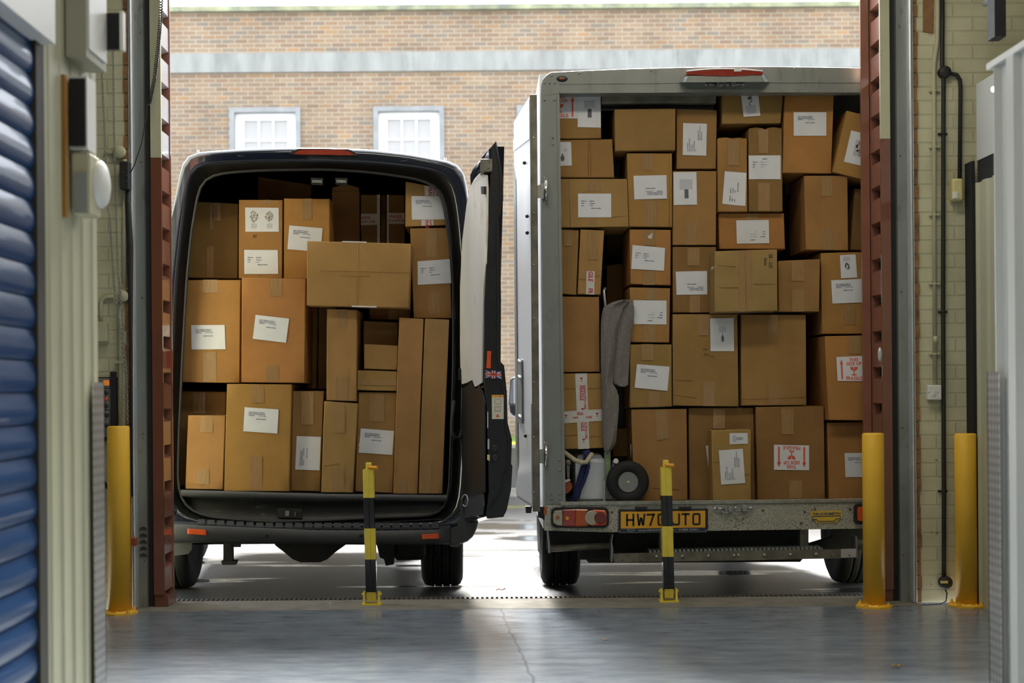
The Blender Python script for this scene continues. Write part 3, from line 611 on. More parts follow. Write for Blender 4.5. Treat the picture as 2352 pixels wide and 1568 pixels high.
for x, y, mt in ((244, 901, 'rubber'), (244, 916, 'btn_r'), (244, 932, 'rubber'), (245, 953, 'rubber'), (245, 977, 'rubber')):
    m = MB(); m.lathe(P(x, y, 8.04), (0, -1, 0), [(.0135, 0), (.0135, .006), (.010, .012), (.001, .013)], 16)
    if y == 977: m.box(P(x, y, 8.04).x - .02, P(x, y, 8.04).x + .02, 8.022, 8.035, P(x, y, 8.04).z - .003, P(x, y, 8.04).z + .004)
    part(m, 'push_button', M[mt], root)
PANEL = root
m = MB(); m.tube(on_wall([(236, 1003), (232, 1030), (228, 1055), (228, 1080), (234, 1102), (246, 1118), (262, 1124)], 8.08), [.018, .014, .011, .011, .012, .013, .013]); m.box(P(227, 1012, 8.1).x, P(245, 1003, 8.1).x, 8.07, 8.12, P(227, 1012, 8.1).z, P(227, 1003, 8.1).z)
tag(m.build('cable', M['rubber'], P(262, 1124, 8.08)), 'thick black cable looping down under the push button panel', 'cable')
m = MB(); a, b = P(280, 374, 8.09), P(301, 437, 8.09); m.box(a.x, b.x, 8.03, 8.11, b.z, a.z, bev=.004)
for y in (388, 404, 418): m.lathe(P(291, y, 8.03), (0, -1, 0), [(.006, 0), (.006, .004), (.002, .006)], 8)
tag(m.build('isolator_box', M['rubber'], b), 'small black switch box beside the left door guide, where the wire ends', 'switch box')
m = MB(); m.tube(on_wall([(293, 437), (294, 470), (299, 560), (301, 760), (302, 1140)], 8.09), [.010, .016, .018, .010, .008])
tag(m.build('cable', M['rubber'], P(302, 1140, 8.09)), 'black trunk cable running down the edge of the left door guide', 'cable')
m = MB(); a, b = P(300, 1234, 8.09), P(316, 1252, 8.09); m.box(a.x, b.x, 8.05, 8.10, b.z, a.z, bev=.004); tag(m.build('red_connector', M['rust_red'], b), 'small dull red connector low on the left door guide', 'connector')
m = MB(); base = [Vector(p) for p in on_wall([(372, -60), (369, 40), (363, 110), (355, 180), (343, 238)], 8.08)]
pts = []; N_ = 520
for i in range(N_ + 1):
    t = i / N_ * (len(base) - 1); k = min(int(t), len(base) - 2); c = base[k].lerp(base[k + 1], t - k); a = i * 2 * PI / 8
    pts.append(c + Vector((.0095 * math.cos(a), .0095 * math.sin(a), 0)))
pts += on_wall([(337, 242), (336, 270), (325, 330), (309, 378), (299, 398)], 8.06)
m.tube(pts, .0032, 5)
tag(m.build('coiled_cord', M['rubber'], P(337, 242, 8.08)), 'black coiled cord hanging from the top of the left door leaf', 'cord')
# ------------------------------------------------------------------ fittings on the right brick wall
root = thing('conduit', 'cream conduit with saddle clips down the right brick wall to the light switch', 'conduit', P(2147, 884, 8.1))
m = MB(); m.tube(on_wall([(2154, -60), (2153, 90), (2151, 110), (2146, 140), (2145, 160), (2147, 884)], 8.105), .0115, 12); m.tube(on_wall([(2148, 772), (2148, 788)], 8.105), .0145); part(m, 'pipe', M['cream'], root)
for y in (209, 338, 494, 652, 813):
    m = MB(); c = P(2147, y, 8.105); m.tube([c + Vector((0, 0, -.005)), c + Vector((0, 0, .005))], .014, 12); m.box(c.x - .028, c.x + .028, 8.108, 8.12, c.z - .006, c.z + .006)
    for sx in (-1, 1): m.lathe((c.x + sx * .023, 8.108, c.z), (0, -1, 0), [(.008, -.01), (.008, .002), (.002, .004)], 8)
    part(m, 'saddle_clip', M['cream'], root)
root = thing('light_switch', 'square white light switch on the right brick wall under the cream conduit', 'light switch', P(2148, 918, 8.1))
m = MB(); a, b = P(2129, 884, 8.1), P(2160, 918, 8.1); m.box(a.x, b.x, 8.075, 8.12, b.z, a.z, bev=.006); part(m, 'plate', M['white'], root)
m = MB(); a, b = P(2142, 896, 8.075), P(2148, 907, 8.075); m.box(a.x, b.x, 8.069, 8.077, b.z, a.z); part(m, 'rocker', M['white'], root)
for x in (2134, 2155): m = MB(); m.lathe(P(x, 901, 8.075), (0, -1, 0), [(.003, 0), (.001, .002)], 8); part(m, 'screw', M['drain'], root)
root = thing('black_conduit', 'black conduit down the right brick wall with a round box and side branch', 'conduit', P(2169, 1340, 8.1))
m = MB(); m.tube(on_wall([(2165, -60), (2164, 150), (2167, 180), (2166, 700), (2168, 1150), (2168, 1325)], 8.1), .0125, 12); m.tube(on_wall([(2168, 168), (2184, 169), (2198, 172), (2205, 184), (2206, 200), (2204, 412)], 8.1), .0115, 12); part(m, 'pipe', M['rubber'], root)
m = MB(); m.lathe(P(2167, 168, 8.12), (0, -1, 0), [(.035, 0), (.035, .035), (.03, .042), (.001, .042)], 20); part(m, 'round_box', M['rubber'], root)
m = MB(); m.lathe(P(2169, 1336, 8.12), (0, -1, 0), [(.037, 0), (.037, .035), (.03, .042), (.001, .042)], 20); a = P(2169, 1336, 8.07); m.box(a.x - .02, a.x + .02, 8.068, 8.08, a.z - .008, a.z + .006, 1)
part(m, 'round_box', [M['rubber'], M['sensor']], root)
m = MB(); m.tube(on_wall([(2170, 1350), (2175, 1362), (2173, 1380), (2160, 1388), (2100, 1390)], 8.1), .004, 6); part(m, 'cable', M['rubber'], root)
for y in (307, 716, 1128):
    m = MB(); c = P(2167, y, 8.1); m.tube([c + Vector((0, 0, -.005)), c + Vector((0, 0, .005))], .015, 12); m.box(c.x - .026, c.x + .026, 8.108, 8.12, c.z - .006, c.z + .006); part(m, 'saddle_clip', M['rubber'], root)
root = thing('motion_sensor', 'ivory motion sensor on the right brick wall at the end of the black branch', 'sensor', P(2195, 464, 8.1))
m = MB(); a, b = P(2182, 412, 8.1), P(2207, 463, 8.1); m.box(a.x, b.x, 8.055, 8.12, b.z, a.z, bev=.012); part(m, 'casing', M['sensor'], root)
m = MB(); a, b = P(2188, 440, 8.055), P(2200, 456, 8.055); m.box(a.x, b.x, 8.048, 8.06, b.z, a.z, bev=.004); part(m, 'lens', M['white'], root)
# ------------------------------------------------------------------ bollards
def bollard(px, py_top, py_base, wpx, dc, label, mt):
    c = P(px, py_base, dc); zt_ = P(px, py_top, dc).z; r = wpx / 2 * dc / F
    root = thing('bollard', label, 'bollard', (c.x, dc, 0), 'yellow steel bollards')
    m = MB(); m.lathe((c.x, dc, 0), (0, 0, 1), [(r, .008), (r, zt_ - .008), (r - .006, zt_), (.001, zt_)], 40); part(m, 'post', mt, root)
    m = MB(); m.lathe((c.x, dc, 0), (0, 0, 1), [(.105, 0), (.105, .009), (r + .01, .010), (r, .02)], 8, sm=False); part(m, 'base_plate', M['yellow_chip'], root)
    for k in range(4):
        a = PI / 4 + k * PI / 2; m = MB(); m.lathe((c.x + .088 * math.cos(a), dc + .088 * math.sin(a), .009), (0, 0, 1), [(.013, 0), (.013, .010), (.007, .012), (.007, .022), (.001, .022)], 6, sm=False); part(m, 'bolt', M['yellow'], root)
    return root
bollard(275, 978, 1405, 51, 7.97, 'chipped yellow bollard in front of the left brick wall', M['yellow_chip'])
bollard(2008, 994, 1390, 49, 7.99, 'yellow bollard in front of the brown door leaf at right', M['yellow'])
bollard(2220, 995, 1389, 49, 7.99, 'yellow bollard in front of the right brick wall, furthest right', M['yellow'])
def fold_post(px_t, px_b, py_t, py_cap, bands, py_b, d, label):
    b = P(px_b, py_b, d); root = thing('folding_post', label, 'parking post', (b.x, d, 0), 'yellow and black folding posts')
    hw = 12.5 * d / F
    def sec(py, k=1.0):
        t = (py - py_t) / (py_b - py_t); c = P(px_t + (px_b - px_t) * t, py, d); w = hw * k
        return [c + Vector((x * w, y * w, 0)) for x, y in ((-1, -.9), (-.9, -1), (-.12, -1), (0, -.93), (.12, -1), (.9, -1), (1, -.9), (1, .9), (.9, 1), (-.9, 1), (-1, .9))]
    ys = [py_cap] + bands
    for i, (a, c) in enumerate(zip(ys, ys[1:])):
        m = MB(); m.loft([sec(a), sec(c)], 0, False, True, True, True); part(m, 'yellow_band' if i % 2 == 0 else 'black_band', M['lemon'] if i % 2 == 0 else M['blackpaint'], root)
    m = MB(); t = P(px_t + 1, py_t, d); c0 = P(px_t + 1, py_cap, d); m.box(t.x - hw * .55, t.x + hw * .5, d - .016, d + .016, c0.z, t.z, bev=.004); part(m, 'hasp', M['lemon'], root)
    m = MB(); p0 = P(px_t + 3, (py_t + py_cap) / 2 + 3, d - .02); p1 = P(px_t + 20, (py_t + py_cap) / 2 + 4, d - .045); m.tube([p0, p1], .012, 6, sm=False); m.tube([p0 + Vector((-.004, 0, 0)), p0 + Vector((-.012, .01, .008)), p0 + Vector((-.004, .03, .01))], .004, 6); part(m, 'padlock', M['padlock'], root)
    m = MB(); sy = P(px_b, py_b - 26, d).z; m.loft([[p + Vector((0, -.004, 0)) for p in sec(py_b - 26, .92)], sec(py_b - 6, .8)], 0, False, True, True, True); part(m, 'socket', M['lemon'], root)
    for s in (-1, 1):
        m = MB(); x = b.x + s * hw * 1.35; m.prism([(x - .006, d - .03, 0.004), (x - .006, d + .03, .004), (x - .006, d + .02, sy), (x - .006, d - .02, sy)], (.012, 0, 0)); m.lathe((x, d, sy * .8), (s, 0, 0), [(.008, -.01), (.008, .014), (.001, .015)], 8); part(m, 'side_bracket', M['lemon'], root)
    m = MB(); m.box(b.x - hw * 1.75, b.x + hw * 1.75, d - .045, d + .045, 0.001, .009); part(m, 'base_plate', M['lemon'], root)
fold_post(846, 854, 1062, 1078, [1142, 1212, 1283, 1362], 1384, 8.22, 'yellow and black striped folding post behind the threshold, in front of the black van')
fold_post(1528, 1536, 1056, 1073, [1137, 1207, 1277, 1355], 1377, 8.24, 'yellow and black striped folding post in front of the truck number plate')
# ------------------------------------------------------------------ litter
def litter(px, py, d, w, label, mt, name='dead_leaf', cat='leaf', curl=.012):
    c = P(px, py, d); c.z = 0.002 if d < 8.4 else gz(d) + .004; m = MB(); rows = []
    for i in range(7):
        t = i / 6; hwid = w * .28 * math.sin(PI * min(.97, t + .03)); z = c.z + curl * abs(math.sin(t * 5)) + curl * .3
        rows.append([(c.x + (t - .5) * w, c.y - hwid, z + curl * .5), (c.x + (t - .5) * w, c.y, z), (c.x + (t - .5) * w, c.y + hwid, z + curl * .6)])
    m.loft(rows, 0, True, False); low = min(v.z for v in m.v)
    for v in m.v: v.z += c.z - low
    tag(m.build(name, mt, c), label, cat)
litter(2059, 1538, 6.25, .045, 'dry brown leaf lying on the grey floor at lower right', M['leaf'], curl=.010)
litter(1150, 1353, 9.0, .06, 'dead dark leaf on the wet yard between the two vehicles', M['rust_red'])
litter(757, 1387, 8.2, .02, 'white crumb of rubbish on the concrete threshold', M['white'], 'paper_scrap', 'litter', .008)
litter(1390, 1452, 7.0, .03, 'tiny dark twig scrap on the grey floor left of the striped post', M['wood'], 'twig', 'litter', .003)
# ------------------------------------------------------------------ lettering
_TC = {}
def text2d(s, bold=0.0):
    """triangles of a line of text, cap height 1, starting at x = 0; returns verts, faces, width"""
    key = (s, bold)
    if key in _TC: return _TC[key]
    cu = bpy.data.curves.new('t', 'FONT'); cu.body = s; cu.size = 1.0; cu.resolution_u = 2; cu.fill_mode = 'FRONT'; cu.offset = bold
    ob = bpy.data.objects.new('t', cu); COL.objects.link(ob)
    dg = bpy.context.evaluated_depsgraph_get(); dg.update()
    me = bpy.data.meshes.new_from_object(ob.evaluated_get(dg))
    k = 1 / .69
    vs = [(v.co.x * k, v.co.y * k) for v in me.vertices]; fs = [list(p.vertices) for p in me.polygons]
    bpy.data.objects.remove(ob); bpy.data.curves.remove(cu); bpy.data.meshes.remove(me)
    x0 = min((v[0] for v in vs), default=0); vs = [(a - x0, b) for a, b in vs]
    w = max((v[0] for v in vs), default=0)
    _TC[key] = (vs, fs, w); return _TC[key]
class Sheet:
    """2-D drawing on a sheet w x h (x right, y down), mapped on a world quad TL TR BR BL"""
    def __init__(s, w, h): s.w, s.h = w, h; s.v = []; s.f = []; s.m = []
    def poly(s, pts, m=0): i = len(s.v); s.v += list(pts); s.f.append(list(range(i, i + len(pts)))); s.m.append(m); return s
    def rect(s, x0, y0, x1, y1, m=0): return s.poly([(x0, y0), (x1, y0), (x1, y1), (x0, y1)], m)
    def line(s, a, b, t, m=0):
        d = Vector((b[0] - a[0], b[1] - a[1])); n = Vector((-d.y, d.x)).normalized() * t / 2
        return s.poly([(a[0] + n.x, a[1] + n.y), (b[0] + n.x, b[1] + n.y), (b[0] - n.x, b[1] - n.y), (a[0] - n.x, a[1] - n.y)], m)
    def disc(s, x, y, rx, ry, m=0, n=14, a0=0, a1=2 * PI):
        return s.poly([(x + rx * math.cos(a0 + (a1 - a0) * k / n), y + ry * math.sin(a0 + (a1 - a0) * k / n)) for k in range(n if a1 - a0 > 6.2 else n + 1)], m)
    def text(s, t, x, y, cap, m=0, align='l', sx=1.0, rot=0, bold=0.0, width=None):
        """(x, y): baseline start (or centre); rot in quarter turns clockwise"""
        vs, fs, w = text2d(t, bold)
        if width: sx = width / (w * cap)
        ox = {'l': 0, 'c': -w * cap * sx / 2, 'r': -w * cap * sx}[align]; i = len(s.v)
        for a, b in vs:
            u, v = ox + a * cap * sx, -b * cap
            for _ in range(rot % 4): u, v = -v, u
            s.v.append((x + u, y + v))
        for f in fs: s.f.append([i + k for k in f]); s.m.append(m)
        return s
    def put(s, mb, q, lift=.0008, turn=0, layer=.0002):
        """turn: the sheet is turned by so many quarter turns clockwise on the quad; y axis of the place points away from the viewer"""
        q = [Vector(p) for p in q]; q = q[-turn % 4:] + q[:-turn % 4] if turn else q
        nrm = (q[1] - q[0]).cross(q[3] - q[0]).normalized()
        if nrm.dot(Vector((0, -1, 0))) < 0 and abs(nrm.y) > .15: nrm = -nrm
        elif abs(nrm.y) <= .15 and nrm.x > 0: nrm = -nrm
        pos = [lerp2(q, a / s.w, b / s.h) + nrm * lift for a, b in s.v]
        for f, k in zip(s.f, s.m): mb.face([pos[i] + nrm * layer * k for i in f], k)
        return mb

# ------------------------------------------------------------------ black panel van
DV = 8.83
VAN = thing('panel_van', 'black high roofed panel van packed with cardboard boxes, rear door open', 'van', P(720, 1350, 9.6))
def ring_at(poly, d, n=144, c=(735, 790)):
    """closed px polygon resampled by angle about c, as world points in the plane Y = d"""
    out = []
    L = len(poly)
    for k in range(n):
        a = 2 * PI * k / n; dx, dy = math.cos(a), math.sin(a); best = 0
        for i in range(L):
            x1, y1 = poly[i][0] - c[0], poly[i][1] - c[1]; x2, y2 = poly[(i + 1) % L][0] - c[0], poly[(i + 1) % L][1] - c[1]
            ex, ey = x2 - x1, y2 - y1; det = dx * (-ey) + dy * ex
            if abs(det) < 1e-9: continue
            t = (x1 * (-ey) + y1 * ex) / det; s_ = (dx * y1 - dy * x1) / det
            if -1e-6 <= s_ <= 1 + 1e-6 and t > best: best = t
        out.append(P(c[0] + dx * best, c[1] + dy * best, d))
    return out
def smooth_ring(r, it=3):
    for _ in range(it): r = [(r[i - 1] + r[i] * 2 + r[(i + 1) % len(r)]) / 4 for i in range(len(r))]
    return r
outer = [(742, 334), (850, 338), (940, 348), (1020, 363), (1050, 369), (1062, 376), (1069, 394), (1078, 470), (1086, 560), (1092, 700), (1097, 850), (1098, 1000), (1098, 1120), (1096, 1195), (1085, 1213), (720, 1212),
         (360, 1203), (343, 1190), (342, 1100), (350, 900), (366, 700), (385, 540), (404, 420), (414, 362), (422, 351), (455, 344), (560, 337), (650, 334)]
opening = [(448, 470), (451, 432), (460, 412), (478, 401), (513, 394), (600, 388), (742, 386), (830, 391), (890, 398), (961, 409), (996, 421), (1010, 435), (1018, 458), (1025, 510), (1034, 567), (1040, 633), (1041, 721), (1041, 850),
           (1036, 1005), (1031, 1146), (1022, 1172), (1006, 1186), (865, 1190), (740, 1197), (612, 1200), (482, 1190), (434, 1175), (412, 1153), (405, 1116), (408, 1000), (416, 820), (426, 640), (438, 520)]
lip = [(742, 371), (850, 374), (960, 385), (1010, 394), (1032, 408), (1044, 440), (1054, 520), (1062, 640), (1064, 850), (1060, 1050), (1054, 1150), (1044, 1186), (1020, 1200), (860, 1203), (612, 1207), (470, 1200), (410, 1186), (396, 1160), (389, 1116), (392, 1000), (398, 820), (406, 640), (418, 520), (428, 440), (432, 400), (446, 382), (480, 375), (600, 371)]
c0 = P(735, 790, DV)
def inset(r, k, y):
    out = []
    for p in r:
        q = p - c0; l = q.length; kk = k if (k < 0 or p.z > 2.62) else k * (.15 + .85 * max(0, (p.z - 2.3) / .32))
        q = q * ((l - kk) / l); out.append(Vector((c0.x + q.x, y, c0.z + q.z)))
    return out
RO = smooth_ring(ring_at(outer, DV), 1); RL = smooth_ring(ring_at(lip, DV), 2); RP = smooth_ring(ring_at(opening, DV), 2)
m = MB()
YAW = .15
rings = [[Vector((p.x - YAW * 3.9, 13.4, p.z)) for p in inset(RO, .10, 0)], [Vector((p.x - YAW * 3.5, 13.0, p.z)) for p in inset(RO, .02, 0)], [Vector((p.x, 9.5, p.z)) for p in RO], [Vector((p.x, DV + .16, p.z)) for p in RO], inset(RO, .003, DV + .07), inset(RO, .011, DV + .025), inset(RO, .024, DV + .006), inset(RO, .038, DV), inset(RO, .048, DV)]
rings += [[a.lerp(b, .6) for a, b in zip(inset(RO, .048, DV), RL)], RL]
m.loft(rings, 0, True)
m.loft([RL, [p + Vector((0, .035, 0)) for p in RL], [p + Vector((0, .05, 0)) for p in RP], inset(RP, -.055, DV + .10), inset(RP, -.09, DV + .2), inset(RP, -.09, 9.75), [p + Vector((-YAW * 2.85, 0, 0)) for p in inset(RP, -.09, 12.6)]], 1, True)
m.face([p + Vector((-YAW * 2.85, 0, 0)) for p in reversed(inset(RP, -.09, 12.6))], 2); m.face([p + Vector((-YAW * 3.9, 0, 0)) for p in inset(RO, .10, 13.4)], 0)
part(m, 'body_shell', [M['navy'], M['trim'], M['dark_in']], VAN)
# cab nose beyond the load bay, windscreen and bonnet (only glimpsed)
m = MB(); xa, xb = c0.x - .95 - .58, c0.x + .90 - .58
m.loft([[(xa, 13.0, .35), (xb, 13.0, .35), (xb, 13.0, 2.6), (xa, 13.0, 2.6)], [(xa, 13.9, .35), (xb, 13.9, .35), (xb - .08, 13.9, 2.0), (xa + .08, 13.9, 2.0)], [(xa, 14.5, .35), (xb, 14.5, .35), (xb - .04, 14.5, 1.25), (xa + .04, 14.5, 1.25)], [(xa + .1, 14.95, .35), (xb - .1, 14.95, .35), (xb - .12, 14.95, .95), (xa + .12, 14.95, .95)]], 0, False, True, False, True)
part(m, 'cab', M['navy'], VAN)
m = MB(); m.tube([p + Vector((0, .036, 0)) for p in inset(RP, .002, DV)] + [inset(RP, .002, DV)[0] + Vector((0, .036, 0))], .009, 6, caps=False); part(m, 'door_seal', M['rubber'], VAN)
m = MB(); m.tube([p + Vector((0, .004, 0)) for p in inset(RL, -.012, DV)] + [inset(RL, -.012, DV)[0] + Vector((0, .004, 0))], .005, 6, caps=False); part(m, 'frame_bead', M['trim'], VAN)
# roof seams
for xs_ in (544, 938):
    m = MB(); y0 = 338 if xs_ == 544 else 349; s = 1 if xs_ == 544 else -1
    m.tube([P(xs_, y0 - 1, DV + .1), P(xs_, y0 + 6, DV + .03), P(xs_, y0 + 14, DV + .004), P(xs_ + s * 4, y0 + 20, DV), P(xs_ + s * 18, y0 + 21, DV)], .0022, 6); part(m, 'roof_seam', M['bumper'], VAN)
for xs_, ya, s in ((453, 345, -1), (1021, 363, 1)):
    m = MB(); m.tube([P(xs_, ya, DV + .1), P(xs_, ya + 6, DV + .03), P(xs_, ya + 25, DV)], .003, 6); m.tube([P(xs_ + 4, ya, DV + .1), P(xs_ + 4, ya + 6, DV + .03), P(xs_ + 4, ya + 24, DV)], .003, 6); part(m, 'roof_seam', M['bumper'], VAN)
# high brake light
o = [(663, 352), (672, 347), (688, 341), (800, 342), (812, 348), (824, 357), (812, 359), (676, 356)]
m = MB(); m.loft([[p + Vector((0, .05, 0)) for p in quadpts(o, DV - .02)], quadpts(o, DV - .02)], 0, False, True, False, True)
b = part(m, 'brake_light', M['trim'], VAN)
o = [(674, 353), (684, 346.5), (696, 343), (792, 344), (804, 348.5), (815, 356), (800, 356.5), (690, 354.5)]
m = MB(); m.prism(quadpts(o, DV - .03), (0, .02, 0)); part(m, 'lens', M['red_lens'], VAN, 'red lens', b)
# floor, sill
m = MB(); q = [P(416, 1125, 8.86), P(735, 1134, 8.86), P(1027, 1137, 8.86)]
m.loft([[p for p in q], [p + Vector((0, 3.6, 0)) for p in q], [p + Vector((0, 3.6, -.03)) for p in q], [p + Vector((0, 0, -.03)) for p in q]], 0, False, False)
m.loft([[p + Vector((0, 0, .002)) for p in q], [p + Vector((0, -.012, -.006)) for p in q], [p + Vector((0, -.014, -.03)) for p in q], [p + Vector((0, .0, -.04)) for p in q]], 1, True, False)
part(m, 'load_floor', [M['dark_in'], M['bumper']], VAN)
m = MB(); q0 = [(400, 1132), (612, 1143), (740, 1147), (870, 1145), (1036, 1140)]; q1 = [(400, 1192), (612, 1203), (740, 1203), (870, 1201), (1036, 1192)]
m.loft([quadpts(q0, DV + .055), quadpts([(x, y + 5) for x, y in q0], DV + .05), quadpts([(x, y + 10) for x, y in q0], DV + .085), quadpts([(x, y - 12) for x, y in q1], DV + .07), quadpts(q1, DV + .03)], 0, True, False); part(m, 'sill_panel', M['sill'], VAN)
m = MB(); q = [(637, 1166), (694, 1168), (694, 1190), (637, 1188)]; m.prism(quadpts(q, DV + .058), (0, .03, 0))
l = part(m, 'door_latch', M['rubber'], VAN)
m = MB(); m.prism(quadpts([(655, 1173), (664, 1173), (664, 1185), (655, 1185)], DV + .05), (0, .01, 0)); m.prism(quadpts([(677, 1175), (679, 1175), (679, 1185), (677, 1185)], DV + .05), (0, .01, 0)); part(m, 'striker', M['steel'], VAN, owner=l)
for x in (728, 784):
    m = MB(); q = [(x - 14, 408), (x + 14, 409), (x + 13, 424), (x - 13, 423)]; m.prism(quadpts(q, DV + .07), (0, .03, 0))
    l = part(m, 'door_latch', M['rubber'], VAN); m = MB(); m.prism(quadpts([(x - 11, 413), (x + 11, 414), (x + 11, 420), (x - 11, 419)], DV + .06), (0, .012, 0)); m.lathe(P(x + 6, 417, DV + .06), (0, -1, 0), [(.005, 0), (.003, .004)], 8); part(m, 'striker', M['steel'], VAN, owner=l)
# bumper
m = MB()
sec = lambda px, yt, yb, d: [P(px, yt - 8, d + .14), P(px, yt - 1, d + .012), P(px, yt + 1, d), P(px, yb - 5, d + .005), P(px, yb, d + .03), P(px, yb - 6, d + .16)]
m.loft([sec(345, 1202, 1240, 8.72), sec(405, 1204, 1244, 8.68), sec(470, 1208, 1246, 8.67), sec(720, 1218, 1250, 8.665), sec(900, 1219, 1251, 8.67), sec(1000, 1216, 1250, 8.68), sec(1035, 1212, 1250, 8.69)], 0, True, True, True, True)
BUMP = part(m, 'bumper', M['bumper'], VAN)
m = MB(); o = [(1034, 1213), (1050, 1208), (1056, 1190), (1058, 1140), (1064, 1140), (1066, 1180), (1080, 1198), (1099, 1196), (1094, 1216), (1086, 1232), (1074, 1243), (1056, 1250), (1034, 1251)]
m.loft([quadpts(o, DV + .14), quadpts(o, 8.72), [p.lerp(P(1060, 1220, 8.70), .08) + Vector((0, 0, 0)) for p in quadpts(o, 8.695)]], 0, False, True, True, True); part(m, 'bumper_corner', M['bumper'], VAN)
for k in range(25):
    x = 462 + k * 22.4; yy = 1203 + 13 * math.sin(PI * min(1, max(0, (x - 330) / 800))); m = MB(); w = 9
    yb = 1206 + (9.5 if x > 600 else 9.5 * (x - 440) / 160); yb = min(yb, 1217 - max(0, (x - 900)) * .03)
    q = [P(x - w, yb - 1, 8.685), P(x + w, yb - 1, 8.685), P(x + w - 1, yb - 11, 8.80), P(x - w + 1, yb - 11, 8.80)]
    m.prism(q, (0, 0, .012)); part(m, 'step_tread', M['bumper'], VAN, owner=BUMP)
for q in ([(431, 1214), (473, 1216.5), (474, 1229), (431, 1226)], [(969, 1227), (1008, 1225), (1009, 1236.5), (970, 1238)]):
    m = MB(); m.loft([[p + Vector((0, .02, 0)) for p in quadpts(q, 8.672)], quadpts(q, 8.664), [p.lerp(sum(quadpts(q, 8.66), Vector()) / 4, .1) for p in quadpts(q, 8.66)]], 0, False, True, False, True); part(m, 'reflector', M['orange'], VAN, 'orange reflector', BUMP)
for x in (613, 830): m = MB(); m.lathe(P(x, 1230, 8.672), (0, -1, 0), [(.012, 0), (.012, .006), (.009, .007), (.001, .004)], 14); part(m, 'parking_sensor', M['trim'], VAN, owner=BUMP)
m = MB(); m.prism([P(1030, 1248, 8.72), P(1058, 1252, 8.72), P(1050, 1256, 8.73), P(1036, 1255, 8.73)], (0, .03, 0)); part(m, 'torn_bracket', M['galv'], VAN, 'torn silver scrap of bracket')
# wheels
def wheel(root, x0, x1, yc, R, zg, nm='wheel', hub=True):
    zc = zg + R; w = x1 - x0; m = MB()
    prof = [(R * .55, .012), (R * .62, 0), (R * .85, -.004), (R * .955, .012), (R * .985, .03)]
    for g in (.3, .5, .7): prof += [(R, w * g - .016), (R, w * g - .006), (R - .010, w * g - .005), (R - .010, w * g + .005), (R, w * g + .006), (R, w * g + .016)]
    prof += [(R * .985, w - .03), (R * .955, w - .012), (R * .85, w + .004), (R * .62, w), (R * .55, w - .012)]
    m.lathe((x0, yc, zc), (1, 0, 0), prof, 56); o = part(m, nm, M['tyre'], root)
    m = MB(); m.lathe((x0, yc, zc), (1, 0, 0), [(R * .56, .02), (R * .5, .05), (R * .2, .06), (.001, .05)], 24); m.lathe((x0, yc, zc), (1, 0, 0), [(.001, w - .05), (R * .2, w - .06), (R * .5, w - .05), (R * .56, w - .02)], 24); part(m, 'rim', M['rim'], root, owner=o)
    return o
ZG = gz(9.6)
wheel(VAN, P(970, 1300, 9.5).x, P(1061, 1300, 9.5).x, 9.62, .34, ZG); wheel(VAN, P(350, 1300, 9.5).x, P(441, 1300, 9.5).x, 9.62, .34, ZG)
wheel(VAN, -.82, -.58, 13.3, .34, gz(13.3)); wheel(VAN, -2.86, -2.62, 13.3, .34, gz(13.3))
m = MB(); m.prism(quadpts([(400, 1243), (441, 1243), (440, 1262), (432, 1272), (400, 1276)], 9.15), (0, .02, 0)); part(m, 'mud_flap', M['bumper'], VAN)
# underside: axle with differential, hanger bracket, silencer
m = MB(); z = .34 + ZG; m.tube([(-2.0, 9.62, z), (-.35, 9.62, z)], .05, 12); c = P(705, 1262, 9.6); m.lathe((c.x, 9.45, z), (0, 1, 0), [(.04, 0), (.13, .05), (.17, .14), (.13, .26), (.05, .32)], 20); part(m, 'rear_axle', M['under'], VAN)
m = MB(); m.prism(quadpts([(628, 1240), (632, 1252), (658, 1272), (672, 1284), (690, 1291), (735, 1291), (752, 1284), (770, 1268), (795, 1250), (795, 1240)], 9.30), (0, .10, 0)); part(m, 'spare_carrier', M['under'], VAN)
m = MB(); m.prism(quadpts([(513, 1238), (534, 1238), (534, 1296), (513, 1296)], 9.0), (0, .05, 0)); m.prism(quadpts([(508, 1288), (543, 1288), (540, 1297), (510, 1297)], 8.98), (0, .08, 0)); m.prism(quadpts([(532, 1242), (554, 1242), (552, 1256), (532, 1256)], 9.0), (0, .02, 0)); part(m, 'tow_bracket', M['under'], VAN)
m = MB(); a, b = P(862, 1262, 9.1), P(966, 1262, 9.1); m.box(P(896, 0, 9.15).x, P(968, 0, 9.15).x, 9.05, 9.35, P(0, 1290, 9.15).z, P(0, 1235, 9.15).z, bev=.03); m.prism(quadpts([(862, 1240), (905, 1240), (904, 1296), (886, 1299), (882, 1284), (872, 1280), (868, 1262)], 9.0), (0, .12, 0)); part(m, 'silencer', M['under'], VAN)
m = MB(); m.prism([(c0.x - .8, 8.95, .36), (c0.x + .75, 8.95, .36), (c0.x + .15, 13.2, .36), (c0.x - 1.4, 13.2, .36)], (0, 0, .06)); m.box(c0.x - .98, c0.x - .70, 9.0, 9.3, .28, .5); part(m, 'underbody', M['under'], VAN)

